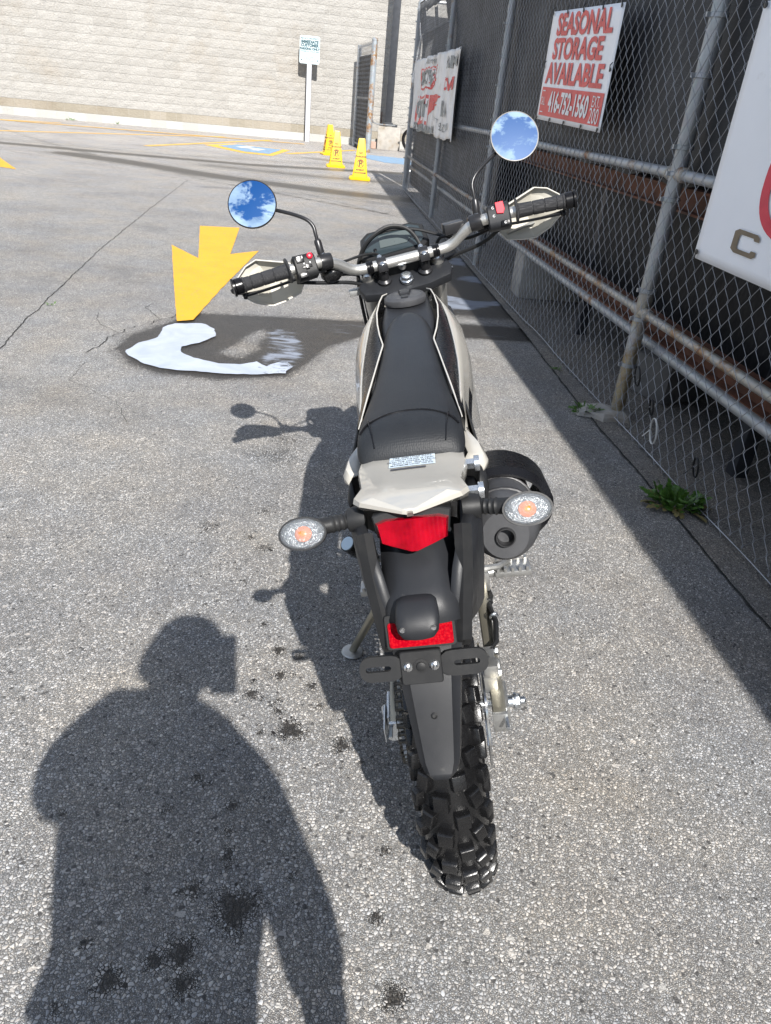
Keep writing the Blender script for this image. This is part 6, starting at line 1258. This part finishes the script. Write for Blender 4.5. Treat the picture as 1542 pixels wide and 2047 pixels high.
# ------------------------------------------------------------------ the photographer, standing just behind the camera
person = empty('person', 'person in jacket and trousers standing behind the motorcycle holding up a phone', 'person', (-.09, -.27, 0))
PO = Vector((-.09, -.27, 0))
def skin_mesh(name, joints, edges, mat, root, lv=2, rad2=None):
    me_ = bpy.data.meshes.new(name); me_.from_pydata([tuple(Vector(j[0])-PO) for j in joints], edges, []); me_.materials.append(mat)
    o = bpy.data.objects.new(name, me_); C.objects.link(o); o.parent = root
    md = o.modifiers.new("skin", 'SKIN'); md.use_smooth_shade = True
    for v_, j in zip(me_.skin_vertices[0].data, joints): v_.radius = j[1] if isinstance(j[1], tuple) else (j[1], j[1]); 
    me_.skin_vertices[0].data[0].use_root = True
    md = o.modifiers.new("sub", 'SUBSURF'); md.levels = lv; md.render_levels = lv; return o
Jn = [((-.08, -.27, .90), (.130, .115)), ((-.095, -.275, 1.06), (.150, .110)), ((-.095, -.29, 1.22), (.175, .120)), ((-.09, -.305, 1.31), (.110, .085)), ((-.082, -.30, 1.41), (.050, .055)), ((-.075, -.285, 1.50), (.058, .062)),
      ((-.225, -.30, 1.325), (.078, .075)), ((-.300, -.285, 1.23), (.066, .066)), ((-.335, -.235, 1.09), (.054, .056)), ((-.24, -.145, 1.16), (.045, .045)), ((-.12, -.085, 1.27), (.032, .034)), ((-.082, -.07, 1.305), (.026, .032)),
      ((.045, -.30, 1.25), (.070, .070)), ((.110, -.30, 1.20), (.060, .062)), ((.150, -.27, 1.04), (.054, .056)), ((.182, -.235, .92), (.052, .052)), ((.192, -.20, .78), (.044, .046)), ((.195, -.185, .69), (.032, .038)),
      ((-.150, -.27, .82), (.088, .105)), ((-.185, -.26, .50), (.068, .075)), ((-.19, -.28, .10), (.045, .05)), ((-.005, -.27, .82), (.085, .10)), ((.015, -.255, .50), (.062, .07)), ((.03, -.275, .10), (.045, .05))]
Ed = [(0, 1), (1, 2), (2, 3), (3, 4), (4, 5), (3, 6), (6, 7), (7, 8), (8, 9), (9, 10), (10, 11), (3, 12), (12, 13), (13, 14), (14, 15), (15, 16), (16, 17), (0, 18), (18, 19), (19, 20), (0, 21), (21, 22), (22, 23)]
body = skin_mesh('body', Jn, Ed, M['skin'], person)
def cloth_of(name, idxs, grow, mat, extra=()):
    mp_ = {k: i for i, k in enumerate(idxs)}; js = [(Jn[k][0], tuple(r+grow for r in Jn[k][1])) for k in idxs]; es = [(mp_[a], mp_[b_]) for a, b_ in Ed if a in mp_ and b_ in mp_]
    return skin_mesh(name, js, es, mat, person)
mb = Mb(); mb.loft([[(cx+hw*math.cos(t), cy+hd*math.sin(t), z) for t in np.linspace(0, 2*math.pi, 25)[:-1]] for z, cx, hw, cy, hd in ((.70, -.075, .150, -.27, .10), (.72, -.078, .156, -.27, .125), (.82, -.080, .178, -.275, .13), (.95, -.082, .206, -.275, .13), (1.10, -.090, .225, -.28, .13), (1.20, -.095, .200, -.295, .12), (1.27, -.105, .155, -.305, .09), (1.33, -.11, .080, -.305, .07))]); xform(mb, lambda p: p-PO); mk('jacket_body', mb, M['jacket'], person, sub=1, smooth=70)
cloth_of('jacket_sleeves', [0, 1, 2, 3, 6, 7, 8, 9, 12, 13, 14, 15, 16], .014, M['jacket']); cloth_of('trousers', [0, 18, 19, 20, 21, 22, 23], .012, M['denim'])
# head turned to its right shoulder, looking down at the phone
hc_ = Vector((-.062, -.280, 1.545)); fw_ = Vector((.80, .50, -.33)).normalized(); rt_ = fw_.cross(Vector((0, 0, 1))).normalized(); up2 = rt_.cross(fw_)
mb = Mb(); prof = [(-.125, .030, .030, .020), (-.105, .052, .058, .018), (-.07, .066, .080, .008), (-.03, .073, .092, .0), (.01, .077, .097, -.004), (.05, .076, .090, -.012), (.08, .064, .074, -.018), (.105, .040, .045, -.018), (.115, .010, .015, -.012)]
rings = []
for z, a, b_, sh_ in prof:
    ring = []
    for k in range(28):
        t = 2*math.pi*k/28; c_, s_ = math.cos(t), math.sin(t); r_f = b_*(1.0)
        ext = 0
        if c_ > .93: ext = {-.03: .022, -.07: .010, .01: .006, .05: .004, -.105: .012}.get(z, 0)
        if c_ > .6 and z == -.125: ext = .018
        ring.append(hc_-PO+fw_*(c_*r_f+sh_+ext)+rt_*(s_*a)+up2*z)
    rings.append(ring)
mb.loft(rings); hd = mk('head', mb, M['skin'], person, smooth=80); md = hd.modifiers.new("sub", 'SUBSURF'); md.levels = 1; md.render_levels = 1
mb = Mb(); rings = []
for z, a, b_, sh_ in [(-.06, .070, .080, -.030), (-.02, .080, .092, -.022), (.03, .086, .100, -.016), (.07, .080, .092, -.018), (.10, .060, .070, -.020), (.122, .030, .038, -.020), (.128, .003, .004, -.012)]:
    rings.append([hc_-PO+fw_*(math.cos(t)*b_*(.90 if (math.cos(t) > .3 and z < .02) else 1.04)+sh_+(.012 if z > 0 else 0))+rt_*(math.sin(t)*a*1.02)+up2*z for t in np.linspace(0, 2*math.pi, 27)[:-1]])
mb.loft(rings); mk('hair', mb, M['hair'], person, smooth=80)
for s in (1, -1):
    mb = Mb(); O = hc_-PO+rt_*(s*.078)-up2*.012-fw_*.005; mb.loft([[O+fw_*math.cos(t)*.014*k_+up2*math.sin(t)*.028*k_+rt_*(s*h_) for t in np.linspace(0, 2*math.pi, 13)[:-1]] for k_, h_ in ((.6, -.006), (1, .004), (1.1, .012), (.8, .014), (.4, .009))]); mk('ear', mb, M['skin'], person)
    mb = Mb(); O = hc_-PO+rt_*(s*.030)+up2*.008+fw_*.083; mb.lathe([(.001, -.012), (.009, -.008), (.0115, 0), (.009, .008), (.001, .011)], O, fw_, 14); mk('eye', mb, M['white'], person)
    mb = Mb(); O = hc_-PO+rt_*(s*.030)+up2*.008+fw_*.0935; mb.lathe([(.005, 0), (.0045, .001), (.001, .0015)], O, fw_, 12); mk('pupil', mb, M['ties'], person)
    mb = Mb(); mb.tube([hc_-PO+rt_*(s*.014)+up2*.030+fw_*.098, hc_-PO+rt_*(s*.034)+up2*.034+fw_*.094, hc_-PO+rt_*(s*.05)+up2*.027+fw_*.082], .004, 6); mk('eyebrow', mb, M['hair'], person)
mb = Mb(); mb.loft([[hc_-PO+up2*z+fw_*(f_)+rt_*(w_*x_)+fw_*d_ for x_, d_ in ((-1, 0), (-.4, .010), (0, .014), (.4, .010), (1, 0), (0, -.01))] for z, f_, w_ in ((.012, .090, .006), (-.012, .100, .009), (-.036, .110, .015), (-.044, .096, .012))]); mk('nose', mb, M['skin'], person, smooth=70)
mb = Mb(); mb.tube([hc_-PO+rt_*x-up2*(.070-.003*abs(x)/.02)+fw_*(.092-abs(x)*.25) for x in (-.024, -.012, 0, .012, .024)], [.002, .005, .006, .005, .002], 8, flat=.7); mk('mouth', mb, smat('lips', (.36, .15, .12), .45), person)
# phone held up at the lens; the camera looks out of its front face
vd = Vector((0, math.cos(PITCH), -math.sin(PITCH))); phc = Vector((-.018, 0, CAMH))-vd*.028-Vector((.002, 0, .068))
Rm = Matrix((( _r2.x, vd.x, _u2.x), (_r2.y, vd.y, _u2.y), (_r2.z, vd.z, _u2.z)))
ph_ = empty('phone', 'dark phone held up in the left hand of the standing person', 'phone', phc)
mb = Mb(); mb.box((0, 0, 0), (.072, .009, .155), Rm); mk('phone_body', mb, M['phone'], ph_, bevel=.003)
mb = Mb(); mb.box(Rm@Vector((0, -.0052, 0)), (.066, .001, .148), Rm); mk('phone_screen', mb, M['screen'], ph_, smooth=0)
# hands: palm joins the wrist, five curled fingers each
def hand(wrist, pts_list, mat):
    for P, r in pts_list:
        skin_mesh('finger', [(p, (r*(1-.12*i), r*(1-.12*i))) for i, p in enumerate(P)], [(i, i+1) for i in range(len(P)-1)], mat, person, 1)
pl = phc; X_, N_, Z_ = Vector((_r2)), vd, Vector((_u2))
palm = Vector((-.082, -.07, 1.305))
fl2 = []
for i in range(4):
    q = pl-X_*.042-Z_*(.058-.020*i); fl2.append(([palm+Vector((.0, .0, .006*i)), q-N_*.022-X_*.012, q+N_*.004-X_*.008, q+N_*.009+X_*.012, q+N_*.009+X_*(.022-.003*i)], .0088))
q = pl+X_*.036-Z_*.02; fl2.append(([palm+Vector((.01, 0, -.01)), pl-Z_*.060-N_*.022+X_*.012, q-N_*.018-Z_*.01, q-N_*.008], .0100))
hand(None, fl2, M['skin'])
pw_ = Vector((.195, -.185, .69)); fl2 = []
for i in range(4):
    b_ = pw_+Vector((.004, .022-.015*i, -.030)); fl2.append(([pw_, b_, b_+Vector((-.003, .006, -.034)), b_+Vector((-.012, .010, -.058-.004*(1.5-abs(i-1.5)))), b_+Vector((-.024, .010, -.074))], .0086))
fl2.append(([pw_, pw_+Vector((-.008, .036, -.012)), pw_+Vector((-.012, .050, -.040)), pw_+Vector((-.014, .050, -.062))], .0096)); hand(None, fl2, M['skin'])
for x_, y_ in ((-.19, -.28), (.03, -.275)):
    mb = Mb(); mb.loft([[(x_+w*c_, y_+yy, z) for c_, z in ((-1, .006), (1, .006), (1, hh*.5), (.6, hh), (-.6, hh), (-1, hh*.5))] for yy, w, hh in ((-.075, .030, .07), (-.05, .038, .10), (.0, .040, .11), (.06, .042, .075), (.13, .045, .05), (.18, .038, .04), (.20, .02, .025))]); xform(mb, lambda p: p-PO); mk('shoe', mb, M['rubber'], person, sub=1, smooth=70)
